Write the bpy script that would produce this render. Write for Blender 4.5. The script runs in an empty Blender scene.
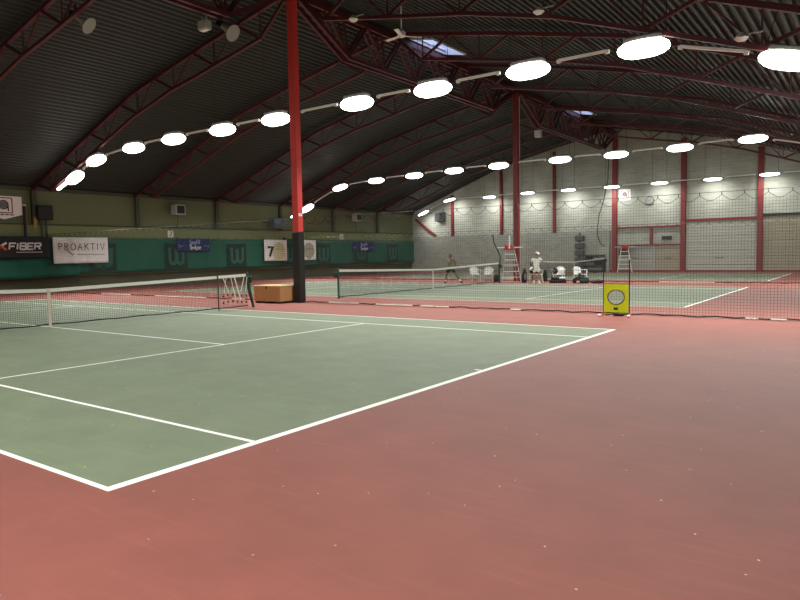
import bpy, math, random
from mathutils import Vector, Matrix
random.seed(4)
scene = bpy.context.scene
COL = scene.collection
PI = math.pi

# ------------------------------------------------------------------ materials
def srgb(r, g, b):
    f = lambda c: (c / 255 / 12.92) if c / 255 <= 0.04045 else ((c / 255 + 0.055) / 1.055) ** 2.4
    return (f(r), f(g), f(b), 1)

def mat(name, rgb, rough=0.6, metal=0.0, noise=0.0, scale=6.0, emit=None, strength=0.0, spec=0.5, bump=0.0, bscale=40.0):
    m = bpy.data.materials.new(name); m.use_nodes = True
    nt = m.node_tree; b = nt.nodes['Principled BSDF']
    b.inputs['Base Color'].default_value = srgb(*rgb)
    b.inputs['Roughness'].default_value = rough
    b.inputs['Metallic'].default_value = metal
    b.inputs['Specular IOR Level'].default_value = spec
    tc = nt.nodes.new('ShaderNodeTexCoord')
    if noise > 0:
        n = nt.nodes.new('ShaderNodeTexNoise'); n.inputs['Scale'].default_value = scale; n.inputs['Detail'].default_value = 5
        nt.links.new(tc.outputs['Object'], n.inputs['Vector'])
        mx = nt.nodes.new('ShaderNodeMix'); mx.data_type = 'RGBA'
        c = srgb(*rgb)
        mx.inputs['A'].default_value = tuple(v * (1 - noise) for v in c[:3]) + (1,)
        mx.inputs['B'].default_value = tuple(min(1, v * (1 + noise)) for v in c[:3]) + (1,)
        nt.links.new(n.outputs['Fac'], mx.inputs['Factor'])
        nt.links.new(mx.outputs['Result'], b.inputs['Base Color'])
    if bump > 0:
        n2 = nt.nodes.new('ShaderNodeTexNoise'); n2.inputs['Scale'].default_value = bscale
        nt.links.new(tc.outputs['Object'], n2.inputs['Vector'])
        bp = nt.nodes.new('ShaderNodeBump'); bp.inputs['Strength'].default_value = bump; bp.inputs['Distance'].default_value = 0.02
        nt.links.new(n2.outputs['Fac'], bp.inputs['Height']); nt.links.new(bp.outputs['Normal'], b.inputs['Normal'])
    if emit:
        b.inputs['Emission Color'].default_value = emit + (1,)
        b.inputs['Emission Strength'].default_value = strength
    return m

def floor_mat(name, rgb, speck):
    m = bpy.data.materials.new(name); m.use_nodes = True
    nt = m.node_tree; N = nt.nodes; L = nt.links; b = N['Principled BSDF']
    tc = N.new('ShaderNodeTexCoord')
    c = srgb(*rgb)
    def mixc(fac, a, bb):
        x = N.new('ShaderNodeMix'); x.data_type = 'RGBA'
        L.new(fac, x.inputs['Factor'])
        for k, v in (('A', a), ('B', bb)):
            if isinstance(v, tuple): x.inputs[k].default_value = v
            else: L.new(v, x.inputs[k])
        return x.outputs['Result']
    n1 = N.new('ShaderNodeTexNoise'); n1.inputs['Scale'].default_value = 1.5; n1.inputs['Detail'].default_value = 9; n1.inputs['Roughness'].default_value = .66
    L.new(tc.outputs['Object'], n1.inputs['Vector'])
    base = mixc(n1.outputs['Fac'], tuple(v * .70 for v in c[:3]) + (1,), tuple(v * 1.30 for v in c[:3]) + (1,))
    mp = N.new('ShaderNodeMapping'); mp.inputs['Rotation'].default_value = (0, 0, .6); mp.inputs['Scale'].default_value = (1.2, 14, 1)
    L.new(tc.outputs['Object'], mp.inputs['Vector'])
    n2 = N.new('ShaderNodeTexNoise'); n2.inputs['Scale'].default_value = 1.0; n2.inputs['Detail'].default_value = 8
    L.new(mp.outputs['Vector'], n2.inputs['Vector'])
    r2 = N.new('ShaderNodeMapRange'); r2.inputs['From Min'].default_value = .55; r2.inputs['From Max'].default_value = .75; r2.inputs['To Max'].default_value = .16
    L.new(n2.outputs['Fac'], r2.inputs['Value'])
    base = mixc(r2.outputs['Result'], base, tuple(min(1, v * 1.7 + .02) for v in c[:3]) + (1,))
    # sparse fluff and chips shed by balls
    v = N.new('ShaderNodeTexVoronoi'); v.voronoi_dimensions = '2D'; v.inputs['Scale'].default_value = 3.2
    nd = N.new('ShaderNodeTexNoise'); nd.inputs['Scale'].default_value = 30
    L.new(tc.outputs['Object'], nd.inputs['Vector'])
    va = N.new('ShaderNodeMix'); va.data_type = 'VECTOR'; va.inputs['Factor'].default_value = .035
    L.new(tc.outputs['Object'], va.inputs['A']); L.new(nd.outputs['Color'], va.inputs['B'])
    L.new(va.outputs['Result'], v.inputs['Vector'])
    s = N.new('ShaderNodeMath'); s.operation = 'LESS_THAN'; s.inputs[1].default_value = .02
    L.new(v.outputs['Distance'], s.inputs[0])
    sep = N.new('ShaderNodeSeparateColor'); L.new(v.outputs['Color'], sep.inputs['Color'])
    s2 = N.new('ShaderNodeMath'); s2.operation = 'GREATER_THAN'; s2.inputs[1].default_value = .8
    L.new(sep.outputs['Red'], s2.inputs[0])
    mu = N.new('ShaderNodeMath'); mu.operation = 'MULTIPLY'; L.new(s.outputs[0], mu.inputs[0]); L.new(s2.outputs[0], mu.inputs[1])
    base = mixc(mu.outputs[0], base, srgb(*speck))
    L.new(base, b.inputs['Base Color'])
    b.inputs['Roughness'].default_value = .7
    b.inputs['Specular IOR Level'].default_value = .52
    n3 = N.new('ShaderNodeTexNoise'); n3.inputs['Scale'].default_value = 120
    L.new(tc.outputs['Object'], n3.inputs['Vector'])
    bp = N.new('ShaderNodeBump'); bp.inputs['Strength'].default_value = .18; bp.inputs['Distance'].default_value = .004
    L.new(n3.outputs['Fac'], bp.inputs['Height']); L.new(bp.outputs['Normal'], b.inputs['Normal'])
    return m

def block_mat(name, rgb, mortar, bw=.62, bh=.21, vary=.09):
    """concrete blockwork seen on a wall that lies in the x-z plane"""
    m = bpy.data.materials.new(name); m.use_nodes = True
    nt = m.node_tree; N = nt.nodes; L = nt.links; b = N['Principled BSDF']
    tc = N.new('ShaderNodeTexCoord'); sp = N.new('ShaderNodeSeparateXYZ'); cb = N.new('ShaderNodeCombineXYZ')
    L.new(tc.outputs['Object'], sp.inputs[0]); L.new(sp.outputs['X'], cb.inputs['X']); L.new(sp.outputs['Z'], cb.inputs['Y'])
    br = N.new('ShaderNodeTexBrick'); br.inputs['Scale'].default_value = 1
    br.inputs['Brick Width'].default_value = bw; br.inputs['Row Height'].default_value = bh
    br.inputs['Mortar Size'].default_value = .018; br.inputs['Mortar Smooth'].default_value = .3
    c = srgb(*rgb)
    br.inputs['Color1'].default_value = tuple(v * (1 - vary) for v in c[:3]) + (1,)
    br.inputs['Color2'].default_value = tuple(v * (1 + vary) for v in c[:3]) + (1,)
    br.inputs['Mortar'].default_value = srgb(*mortar)
    L.new(cb.outputs[0], br.inputs['Vector'])
    n = N.new('ShaderNodeTexNoise'); n.inputs['Scale'].default_value = 1.2; n.inputs['Detail'].default_value = 6
    L.new(tc.outputs['Object'], n.inputs['Vector'])
    mr = N.new('ShaderNodeMapRange'); mr.inputs['To Min'].default_value = .8; mr.inputs['To Max'].default_value = 1.2
    L.new(n.outputs['Fac'], mr.inputs['Value'])
    mx = N.new('ShaderNodeVectorMath'); mx.operation = 'SCALE'
    L.new(br.outputs['Color'], mx.inputs[0]); L.new(mr.outputs['Result'], mx.inputs['Scale'])
    L.new(mx.outputs[0], b.inputs['Base Color'])
    b.inputs['Roughness'].default_value = .85
    return m

M = {}
M['court_red'] = floor_mat('court_red', (138, 76, 66), (215, 190, 170))
M['court_green'] = floor_mat('court_green', (116, 126, 101), (215, 220, 195))
M['line'] = mat('court_line', (252, 251, 246), .6, noise=.03, scale=9)
M['olive'] = mat('olive_panel', (134, 142, 98), .75, noise=.10, scale=.7)
M['olive_dark'] = mat('olive_cladding', (114, 122, 90), .75, noise=.10, scale=.7)
M['olive_base'] = mat('olive_base', (84, 84, 62), .8, noise=.12, scale=.8)
M['post_green'] = mat('grey_green_post', (70, 74, 58), .6)
M['block'] = block_mat('grey_blockwork', (164, 165, 155), (176, 176, 167))
M['block_low'] = block_mat('lower_blockwork', (146, 147, 138), (164, 163, 154))
M['deck'] = mat('roof_deck', (39, 43, 39), .55, noise=.12, scale=.6)
M['red_steel'] = mat('red_steel', (80, 28, 30), .5, noise=.08, scale=2)
M['red_col'] = mat('red_column_paint', (212, 66, 62), .45, noise=.06, scale=2)
M['red_wall'] = mat('red_wall_steel', (124, 38, 38), .5, noise=.08, scale=2)
M['black_pad'] = mat('black_padding', (18, 18, 19), .55, noise=.2, scale=5)
M['white_paint'] = mat('white_paint', (222, 222, 216), .5)
M['rail'] = mat('white_rail', (240, 240, 236), .4)
M['lamp'] = mat('lamp_glow', (255, 250, 240), .5, emit=(1.0, .995, .95), strength=6.5)
M['lamp_frame'] = mat('lamp_frame', (120, 118, 112), .5)
M['wire'] = mat('steel_wire', (52, 50, 48), .5, metal=.5)
M['net'] = mat('black_netting', (26, 28, 27), .8)
M['divider'] = mat('dark_netting', (40, 42, 40), .8)
M['tape'] = mat('white_tape', (226, 224, 214), .7, noise=.07, scale=12)
M['strap'] = mat('pinkish_strap', (216, 196, 184), .7)
M['green_post'] = mat('green_enamel', (20, 82, 58), .4)
M['dark_post'] = mat('dark_enamel', (34, 44, 40), .4)
M['black'] = mat('black_plastic', (20, 20, 22), .5)
M['curtain'] = mat('green_curtain', (26, 96, 78), .85, noise=.16, scale=.9)
M['logo_dark'] = mat('dark_green_print', (20, 52, 44), .85)
M['logo_light'] = mat('green_print', (46, 104, 88), .85)
M['banner_white'] = mat('white_banner', (250, 249, 248), .75, noise=.05, scale=3)
M['banner_black'] = mat('black_banner', (20, 20, 22), .7, noise=.15, scale=3)
M['banner_blue'] = mat('blue_banner', (22, 43, 100), .75, noise=.12, scale=3)
M['ink'] = mat('dark_ink', (24, 24, 26), .7)
M['ink_grey'] = mat('grey_ink', (104, 102, 100), .7)
M['ink_brown'] = mat('dark_brown_ink', (60, 42, 36), .7)
M['print_white'] = mat('white_print', (226, 226, 226), .7)
M['print_blue'] = mat('pale_blue_print', (150, 168, 210), .7)
M['print_orange'] = mat('orange_print', (218, 92, 52), .7)
M['print_red'] = mat('red_print', (170, 44, 50), .7)
M['ball_print'] = mat('pale_yellow_print', (208, 208, 166), .75, noise=.05, scale=6)
M['ball_print2'] = mat('grey_ball_print', (176, 172, 154), .75)
M['grey_box'] = mat('grey_casing', (176, 176, 170), .5)
M['bluegrey'] = mat('blue_grey_casing', (92, 108, 120), .5)
M['grille'] = mat('dark_grille', (22, 22, 24), .6)
M['plywood'] = mat('plywood', (176, 128, 80), .6, noise=.14, scale=5)
M['plywood_top'] = mat('plywood_lid', (206, 168, 118), .6, noise=.1, scale=5)
M['plywood_side'] = mat('plywood_side', (188, 142, 92), .6, noise=.1, scale=5)
M['yellow'] = mat('yellow_vinyl', (240, 255, 36), .5, noise=.06, scale=4)
M['orange'] = mat('orange_plastic', (222, 90, 40), .5)
M['white_plastic'] = mat('white_plastic', (226, 226, 222), .4)
M['alu'] = mat('grey_metal_tube', (176, 178, 176), .4, metal=.3)
M['seat_red'] = mat('red_seat', (190, 40, 44), .5)
M['bag_black'] = mat('black_bag', (20, 20, 22), .7, noise=.2, scale=8)
M['bag_grey'] = mat('grey_bag_panel', (120, 120, 118), .7)
M['bag_green'] = mat('dark_green_bag', (26, 52, 42), .7)
M['bag_maroon'] = mat('maroon_bag', (62, 30, 40), .7)
M['cloth_white'] = mat('white_cotton', (244, 244, 240), .8)
M['cloth_olive'] = mat('olive_shirt', (126, 130, 104), .8)
M['cloth_black'] = mat('black_cotton', (20, 20, 22), .8)
M['skin_tan'] = mat('tan_skin', (158, 116, 92), .55)
M['skin_dark'] = mat('brown_skin', (120, 88, 70), .55)
M['hair'] = mat('dark_hair', (20, 17, 15), .6)
M['panel_light'] = mat('light_gate_panel', (176, 175, 166), .65, noise=.06, scale=1.2)
M['panel_beige'] = mat('beige_gate_panel', (156, 149, 130), .65, noise=.08, scale=1.2)
M['door_white'] = mat('white_door', (158, 158, 150), .6)
M['frame_dark'] = mat('dark_grey_steel', (74, 74, 71), .6)
M['clock_face'] = mat('clock_face', (150, 152, 150), .4)
M['brown_board'] = mat('brown_board', (96, 84, 66), .7)
M['hazard'] = mat('dull_yellow_mark', (150, 136, 50), .6)
M['horn'] = mat('grey_horn', (150, 148, 138), .5)
M['daylit'] = mat('skylight_curb', (212, 208, 212), .6)
M['glass'] = mat('skylight_pane', (230, 240, 255), .1)
nt = M['yellow'].node_tree; pb = nt.nodes['Principled BSDF']
tl = nt.nodes.new('ShaderNodeBsdfTranslucent'); tl.inputs['Color'].default_value = srgb(226, 255, 40)
ms = nt.nodes.new('ShaderNodeMixShader'); ms.inputs['Fac'].default_value = .5
nt.links.new(pb.outputs['BSDF'], ms.inputs[1]); nt.links.new(tl.outputs['BSDF'], ms.inputs[2])
nt.links.new(ms.outputs['Shader'], nt.nodes['Material Output'].inputs['Surface'])
gb = M['glass'].node_tree.nodes['Principled BSDF']
gb.inputs['Transmission Weight'].default_value = 1.0
gb.inputs['IOR'].default_value = 1.05

# ------------------------------------------------------------------ mesh builder
class MB:
    def __init__(self): self.v = []; self.f = []; self.mi = []
    def add(self, vs, fs, mi=0):
        o = len(self.v); self.v += [tuple(map(float, q)) for q in vs]
        self.f += [tuple(i + o for i in f) for f in fs]; self.mi += [mi] * len(fs)
        return self
    def box(self, x0, x1, y0, y1, z0, z1, mi=0):
        return self.add([(x0, y0, z0), (x1, y0, z0), (x1, y1, z0), (x0, y1, z0), (x0, y0, z1), (x1, y0, z1), (x1, y1, z1), (x0, y1, z1)],
                        [(0, 3, 2, 1), (4, 5, 6, 7), (0, 1, 5, 4), (1, 2, 6, 5), (2, 3, 7, 6), (3, 0, 4, 7)], mi)
    def bbox(self, x0, x1, y0, y1, z0, z1, b=.02, mi=0):
        """box with bevelled upright edges and rim"""
        ring = lambda i, z: [(x0 + b + i, y0 + i, z), (x1 - b - i, y0 + i, z), (x1 - i, y0 + b + i, z), (x1 - i, y1 - b - i, z),
                             (x1 - b - i, y1 - i, z), (x0 + b + i, y1 - i, z), (x0 + i, y1 - b - i, z), (x0 + i, y0 + b + i, z)]
        rs = [ring(b * .7, z0), ring(0, z0 + b), ring(0, z1 - b), ring(b * .7, z1)]
        vs = sum(rs, []); fs = []
        for k in range(3):
            for i in range(8):
                j = (i + 1) % 8; fs.append((k * 8 + i, k * 8 + j, k * 8 + 8 + j, k * 8 + 8 + i))
        fs += [tuple(range(7, -1, -1)), tuple(range(24, 32))]
        return self.add(vs, fs, mi)
    def bar(self, a, b, w, h=None, up=(0, 0, 1), mi=0):
        """rectangular bar from a to b"""
        h = h or w; a = Vector(a); b = Vector(b); d = (b - a).normalized(); up = Vector(up)
        if abs(d.dot(up)) > .98: up = Vector((1, 0, 0)) if abs(d.x) < .9 else Vector((0, 1, 0))
        s = d.cross(up).normalized(); u = s.cross(d)
        vs = []
        for q in (a, b):
            for i, j in ((-1, -1), (1, -1), (1, 1), (-1, 1)): vs.append(q + s * i * w / 2 + u * j * h / 2)
        return self.add(vs, [(0, 1, 2, 3), (7, 6, 5, 4), (0, 4, 5, 1), (1, 5, 6, 2), (2, 6, 7, 3), (3, 7, 4, 0)], mi)
    def tube(self, pts, r, n=8, mi=0, cap=True):
        """round tube along points; r a number or one radius per point"""
        pts = [Vector(q) for q in pts]; k = len(pts); rs = r if isinstance(r, (list, tuple)) else [r] * k
        d0 = (pts[1] - pts[0]).normalized(); ref = Vector((0, 0, 1)) if abs(d0.z) < .9 else Vector((1, 0, 0))
        vs = []; fs = []
        for i, q in enumerate(pts):
            d = ((pts[min(i + 1, k - 1)] - pts[max(i - 1, 0)])).normalized()
            s = d.cross(ref)
            if s.length < 1e-4: s = d.cross(Vector((0, 1, 0)))
            s.normalize(); u = s.cross(d)
            for j in range(n):
                t = 2 * PI * j / n; vs.append(q + (s * math.cos(t) + u * math.sin(t)) * rs[i])
        for i in range(k - 1):
            for j in range(n):
                jj = (j + 1) % n; fs.append((i * n + j, i * n + jj, i * n + n + jj, i * n + n + j))
        if cap: fs += [tuple(range(n - 1, -1, -1)), tuple(range((k - 1) * n, k * n))]
        return self.add(vs, fs, mi)
    def ell(self, c, rx, ry, rz, n=12, m=8, mi=0):
        c = Vector(c); vs = [c + Vector((0, 0, -rz))]; fs = []
        for i in range(1, m):
            t = -PI / 2 + PI * i / m
            for j in range(n):
                a = 2 * PI * j / n; vs.append(c + Vector((rx * math.cos(t) * math.cos(a), ry * math.cos(t) * math.sin(a), rz * math.sin(t))))
        vs.append(c + Vector((0, 0, rz))); last = len(vs) - 1
        for j in range(n):
            jj = (j + 1) % n; fs.append((0, 1 + jj, 1 + j)); fs.append((last, last - n + j, last - n + jj))
            for i in range(m - 2): fs.append((1 + i * n + j, 1 + i * n + jj, 1 + (i + 1) * n + jj, 1 + (i + 1) * n + j))
        return self.add(vs, fs, mi)
    def prism(self, poly, a0, a1, axis='y', mi=0):
        """extrude a polygon; axis y: poly is (x,z); axis x: poly is (y,z); axis z: poly is (x,y)"""
        P = {'y': lambda p, a: (p[0], a, p[1]), 'x': lambda p, a: (a, p[0], p[1]), 'z': lambda p, a: (p[0], p[1], a)}[axis]
        n = len(poly); vs = [P(p, a0) for p in poly] + [P(p, a1) for p in poly]
        fs = [tuple(range(n)), tuple(range(2 * n - 1, n - 1, -1))] + [(i, i + n, (i + 1) % n + n, (i + 1) % n) for i in range(n)]
        return self.add(vs, fs, mi)
    def thread(self, pts, r, mi=0):
        """three sided cord"""
        return self.tube(pts, r, 3, mi, cap=False)
    def build(self, name, mats, parent=None, loc=None, smooth=False):
        me = bpy.data.meshes.new(name); me.from_pydata(self.v, [], self.f)
        for q in (mats if isinstance(mats, (list, tuple)) else [mats]): me.materials.append(q)
        me.polygons.foreach_set('material_index', self.mi)
        if smooth: me.polygons.foreach_set('use_smooth', [True] * len(self.f))
        me.update()
        o = bpy.data.objects.new(name, me); COL.objects.link(o)
        if parent: o.parent = parent
        if loc: o.location = loc
        return o
    def shift(self, d):
        self.v = [(x + d[0], y + d[1], z + d[2]) for x, y, z in self.v]; return self

def thing(name, label, cat, loc=(0, 0, 0), rz=0, group=None):
    o = bpy.data.objects.new(name, None); COL.objects.link(o)
    o.location = loc; o.rotation_euler = (0, 0, rz); o.empty_display_size = .2
    o['label'] = label; o['category'] = cat
    if group: o['group'] = group
    return o
def tag(o, label, cat, group=None):
    o['label'] = label; o['category'] = cat
    if group: o['group'] = group
    return o
def struct(o, label=None):
    o['kind'] = 'structure'
    if label: o['label'] = label
    return o
def kids(o): return [c for c in ALLKIDS.get(o.name, [])]
def dup(root, loc, rz=None, label=None, group=None):
    r = root.copy(); COL.objects.link(r); r.location = loc
    if rz is not None: r.rotation_euler = (0, 0, rz)
    if label: r['label'] = label
    if group: r['group'] = group
    for ch in list(root.children):
        c = ch.copy(); COL.objects.link(c); c.parent = r
        for g in list(ch.children):
            d = g.copy(); COL.objects.link(d); d.parent = c
    return r
ORD = ['first', 'second', 'third', 'fourth', 'fifth', 'sixth', 'seventh', 'eighth', 'ninth', 'tenth', 'eleventh', 'twelfth']

# stroke lettering ---------------------------------------------------------
def arc(cx, cy, rx, ry, a0, a1, n=10):
    return [(cx + rx * math.cos(math.radians(a0 + (a1 - a0) * i / n)), cy + ry * math.sin(math.radians(a0 + (a1 - a0) * i / n))) for i in range(n + 1)]
GL = {  # each letter: strokes in a 0..w x 0..1 box
    'P': (.62, [[(.1, 0), (.1, 1)], [(.1, 1)] + arc(.35, .75, .25, .25, 90, -90) + [(.1, .5)]]),
    'R': (.68, [[(.1, 0), (.1, 1)], [(.1, 1)] + arc(.35, .75, .25, .25, 90, -90) + [(.1, .5)], [(.32, .5), (.66, 0)]]),
    'O': (.86, [arc(.43, .5, .38, .5, 0, 360, 20)]),
    'A': (.72, [[(.02, 0), (.36, 1), (.7, 0)], [(.15, .36), (.57, .36)]]),
    'K': (.72, [[(.1, 0), (.1, 1)], [(.66, 1), (.12, .45)], [(.3, .6), (.7, 0)]]),
    'T': (.7, [[(.35, 0), (.35, 1)], [(.02, 1), (.68, 1)]]),
    'I': (.3, [[(.15, 0), (.15, 1)]]),
    'V': (.72, [[(.02, 1), (.36, 0), (.7, 1)]]),
    'F': (.95, [[(.08, 0), (.08, 1), (.95, 1)], [(.08, .5), (.8, .5)]]),
    'B': (.95, [[(.08, 0), (.08, 1), (.85, 1), (.9, .9), (.9, .6), (.85, .52), (.08, .52)], [(.85, .52), (.92, .42), (.92, .1), (.85, 0), (.08, 0)]]),
    'E': (.9, [[(.9, 0), (.08, 0), (.08, 1), (.9, 1)], [(.08, .5), (.8, .5)]]),
    'r': (.95, [[(.08, 0), (.08, 1), (.85, 1), (.92, .9), (.92, .6), (.85, .5), (.08, .5)], [(.5, .5), (.92, 0)]]),
    'i': (.3, [[(.12, 0), (.12, 1)]]),
    'S': (.62, [[(.56, .86)] + arc(.31, .75, .25, .25, 40, 270) + arc(.31, .25, .25, .25, 90, -140)]),
    'm': (.8, [[(.08, 0), (.08, .62)], arc(.24, .42, .16, .2, 180, 0) + [(.4, 0)], arc(.56, .42, .16, .2, 180, 0) + [(.72, 0)]]),
    'a': (.6, [arc(.3, .3, .22, .3, 0, 360, 14), [(.52, .6), (.52, 0)]]),
    'w': (.7, [[(.02, .6), (.18, 0), (.35, .5), (.52, 0), (.68, .6)]]),
    'p': (.6, [[(.1, -.3), (.1, .6)], arc(.32, .3, .22, .3, 0, 360, 14)]),
    'e': (.56, [[(.08, .32), (.5, .32)] + arc(.29, .3, .21, .3, 0, 310)]),
    't': (.4, [[(.18, 1), (.18, 0)], [(.02, .62), (.36, .62)]]),
    'l': (.2, [[(.1, 0), (.1, 1)]]),
    '7': (.62, [[(.02, 1), (.6, 1), (.24, 0)]]),
    '2': (.6, [arc(.3, .72, .26, .28, 160, -20) + [(.05, 0), (.56, 0)]]),
    ' ': (.3, []),
}
def ribbon(mb, pts, w, to3, d0=0., d1=.006):
    """flat mitred ribbon of width w along 2-D points; to3(u, v, d) maps to the wall"""
    n = len(pts); L = []; R = []
    for i, (u, v) in enumerate(pts):
        a = Vector(pts[max(i - 1, 0)]); b = Vector(pts[min(i + 1, n - 1)])
        d = (b - a); d = d / (d.length or 1)
        nn = Vector((-d.y, d.x)); k = 1
        if 0 < i < n - 1:
            e = (Vector(pts[i]) - a); e = e / (e.length or 1)
            k = min(1.6, 1 / max(.35, abs(nn.dot(Vector((-e.y, e.x))))))
        L.append((u + nn.x * w / 2 * k, v + nn.y * w / 2 * k)); R.append((u - nn.x * w / 2 * k, v - nn.y * w / 2 * k))
    vs = [to3(*q, d1) for q in L] + [to3(*q, d1) for q in R] + [to3(*q, d0) for q in L] + [to3(*q, d0) for q in R]
    fs = []
    for i in range(n - 1):
        fs += [(i, i + 1, n + i + 1, n + i), (2 * n + i, 2 * n + i + 1, i + 1, i), (n + i, n + i + 1, 3 * n + i + 1, 3 * n + i)]
    mb.add(vs, fs)
def lettering(text, u0, v0, h, width, w, to3, serif=False, sx=1.0, track=.12, slant=0.):
    """text fitted into the given width"""
    tot = sum(GL[c][0] * sx + track for c in text) - track
    k = width / (tot * h); mb = MB(); u = 0
    for c in text:
        cw, st = GL[c]
        for s in st:
            pts = [(u0 + (u + (x + slant * y) * sx) * h * k, v0 + y * h) for x, y in s]
            ribbon(mb, pts, w, to3)
            if serif:
                for e in (pts[0], pts[-1]):
                    if len(s) < 12 and c != 'O': ribbon(mb, [(e[0] - .11 * h, e[1]), (e[0] + .11 * h, e[1])], w * .55, to3)
        u += cw * sx + track
    return mb
def on_left(x, loc=(0, 0, 0)):
    return lambda u, v, d: (x + d - loc[0], u - loc[1], v - loc[2])
def on_back(y, loc=(0, 0, 0)):
    return lambda u, v, d: (u - loc[0], y - d - loc[1], v - loc[2])

# ------------------------------------------------------------------ constants of the hall
CX = -11.885                  # ridge and net line
XL, XR = -30.4, 6.65           # left and right wall
YF, YB = -12.0, 47.6          # wall behind the camera, block wall
D = 16.95                     # court pitch
ROOF = [(-30.4, 5.27), (-21.3, 8.62), (-16.7, 9.66), (CX, 10.62)]
def bx(x): return 4.29 - (4.29 - x) * 1.0373      # block wall coordinates
def bz(z): return 1.608 + (z - 1.608) * 1.0373
def ly(y): return -2.43 + (y + 2.43) * .983       # olive wall coordinates
def lz(z): return 1.608 + (z - 1.608) * .983
def roof_z(x):
    x = 2 * CX - x if x > CX else x
    for (a, za), (b, zb) in zip(ROOF, ROOF[1:]):
        if x <= b: return za + (zb - za) * (x - a) / (b - a)
    return ROOF[-1][1]

# ------------------------------------------------------------------ floor: red surround, three green courts, white lines (one painted surface)
rects = []                    # (x0,x1,y0,y1,material index)
for k in range(3):
    y0 = D * k; xl = -23.77
    rects.append((xl, 0, y0, y0 + 10.97, 1))
    W = .05
    for yy in (y0, y0 + 10.97 - W): rects.append((xl, 0, yy, yy + W, 2))
    for yy in (y0 + 1.37, y0 + 9.60 - W): rects.append((xl, 0, yy, yy + W, 2))
    for xx in (xl, -.09): rects.append((xx, xx + .09, y0, y0 + 10.97, 2))
    for xx in (-5.485, -18.285 - W): rects.append((xx, xx + W, y0 + 1.37, y0 + 9.60, 2))
    rects.append((-18.285, -5.485, y0 + 5.46, y0 + 5.51, 2))
    for xx in (-.19, xl + .09): rects.append((xx, xx + .1, y0 + 5.46, y0 + 5.51, 2))
xs = sorted({XL, XR} | {r[0] for r in rects} | {r[1] for r in rects}); ys = sorted({YF, YB} | {r[2] for r in rects} | {r[3] for r in rects})
fl = MB(); idx = {}
for i, x in enumerate(xs):
    for j, y in enumerate(ys): idx[i, j] = len(fl.v); fl.v.append((x, y, 0))
for i in range(len(xs) - 1):
    for j in range(len(ys) - 1):
        cx, cy = (xs[i] + xs[i + 1]) / 2, (ys[j] + ys[j + 1]) / 2; mi = 0
        for r in rects:
            if r[0] < cx < r[1] and r[2] < cy < r[3]: mi = r[4]
        fl.f.append((idx[i, j], idx[i + 1, j], idx[i + 1, j + 1], idx[i, j + 1])); fl.mi.append(mi)
struct(fl.build('floor', [M['court_red'], M['court_green'], M['line']]))

# ------------------------------------------------------------------ walls
w = MB(); w.box(XL - .3, XL, YF, YB + .3, 0, .75, 2); w.box(XL - .3, XL + .06, YF, YB, .75, 3.42, 0); w.box(XL - .3, XL, YF, YB + .3, 3.42, 5.3, 1)
struct(w.build('wall_left', [M['olive'], M['olive_dark'], M['olive_base']]))
w = MB(); w.box(XR, XR + .3, YF, YB + .3, 0, 5.3); struct(w.build('wall_right', M['olive']))
gable = [(XL - .3, 0), (XR + .3, 0), (XR + .3, 5.25)] + [(2 * CX - x, z + .1) for x, z in ROOF[:-1]] + [(x, z + .1) for x, z in ROOF[::-1]] + [(XL - .3, 5.25)]
w = MB(); w.prism(gable, YF - .3, YF); struct(w.build('wall_front', M['olive']))
w = MB(); w.prism(gable, YB, YB + .3); struct(w.build('wall_back', M['block']))
w = MB(); w.box(XL, bx(-11.6), YB - .22, YB - .001, 0, bz(3.02)); struct(w.build('trim_1', M['block_low']), 'lower block wall standing proud of the gable')
# posts of the left wall
for i, y in enumerate((14.0, 19.75, 25.4, 31.0, 36.6, 42.3)):
    w = MB(); w.bbox(XL, XL + .2, y - .11, y + .11, 3.42, 5.28, .015); struct(w.build('trim_%d' % (i + 2), M['post_green']))
w = MB(); w.box(XL, XL + .14, YF, YB, 3.40, 3.46); struct(w.build('trim_8', M['post_green']))
w = MB(); w.box(XL, XL + .16, YF, YB, 5.12, 5.28); struct(w.build('trim_9', M['post_green']))

# ------------------------------------------------------------------ ceiling: trapezoidal steel deck, ribs along y, two skylight openings
def deck_profile():
    pts = []; half = []; x = XL - .3; pitch = .25
    n = int(round((CX - (XL - .3)) / pitch)); pitch = (CX - (XL - .3)) / n
    for k in range(n):
        for f, h in ((0, 0), (.34, 0), (.5, .085), (.84, .085)): half.append((x + (k + f) * pitch, h))
    half.append((CX, 0))
    full = [(a, (roof_z(max(a, XL)) + (a - max(a, XL)) * .36) + h) for a, h in half]
    return full + [(2 * CX - a, z) for a, z in full[-2::-1]]
prof = deck_profile()
SKY = [(-11.75, -10.85, 20.95, 23.6), (-11.75, -10.85, 38.0, 40.3)]
yb = [YF - .3, 20.95, 23.6, 38.0, 40.3, YB + .3]
dk = MB(); n = len(prof)
for y in yb: dk.v += [(x, y, z) for x, z in prof]
for j in range(len(yb) - 1):
    ym = (yb[j] + yb[j + 1]) / 2
    for i in range(n - 1):
        xm = (prof[i][0] + prof[i + 1][0]) / 2
        if any(a < xm < b and c < ym < d for a, b, c, d in SKY): continue
        dk.f.append((j * n + i, (j + 1) * n + i, (j + 1) * n + i + 1, j * n + i + 1)); dk.mi.append(0)
deck = struct(dk.build('ceiling', M['deck']))
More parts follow.
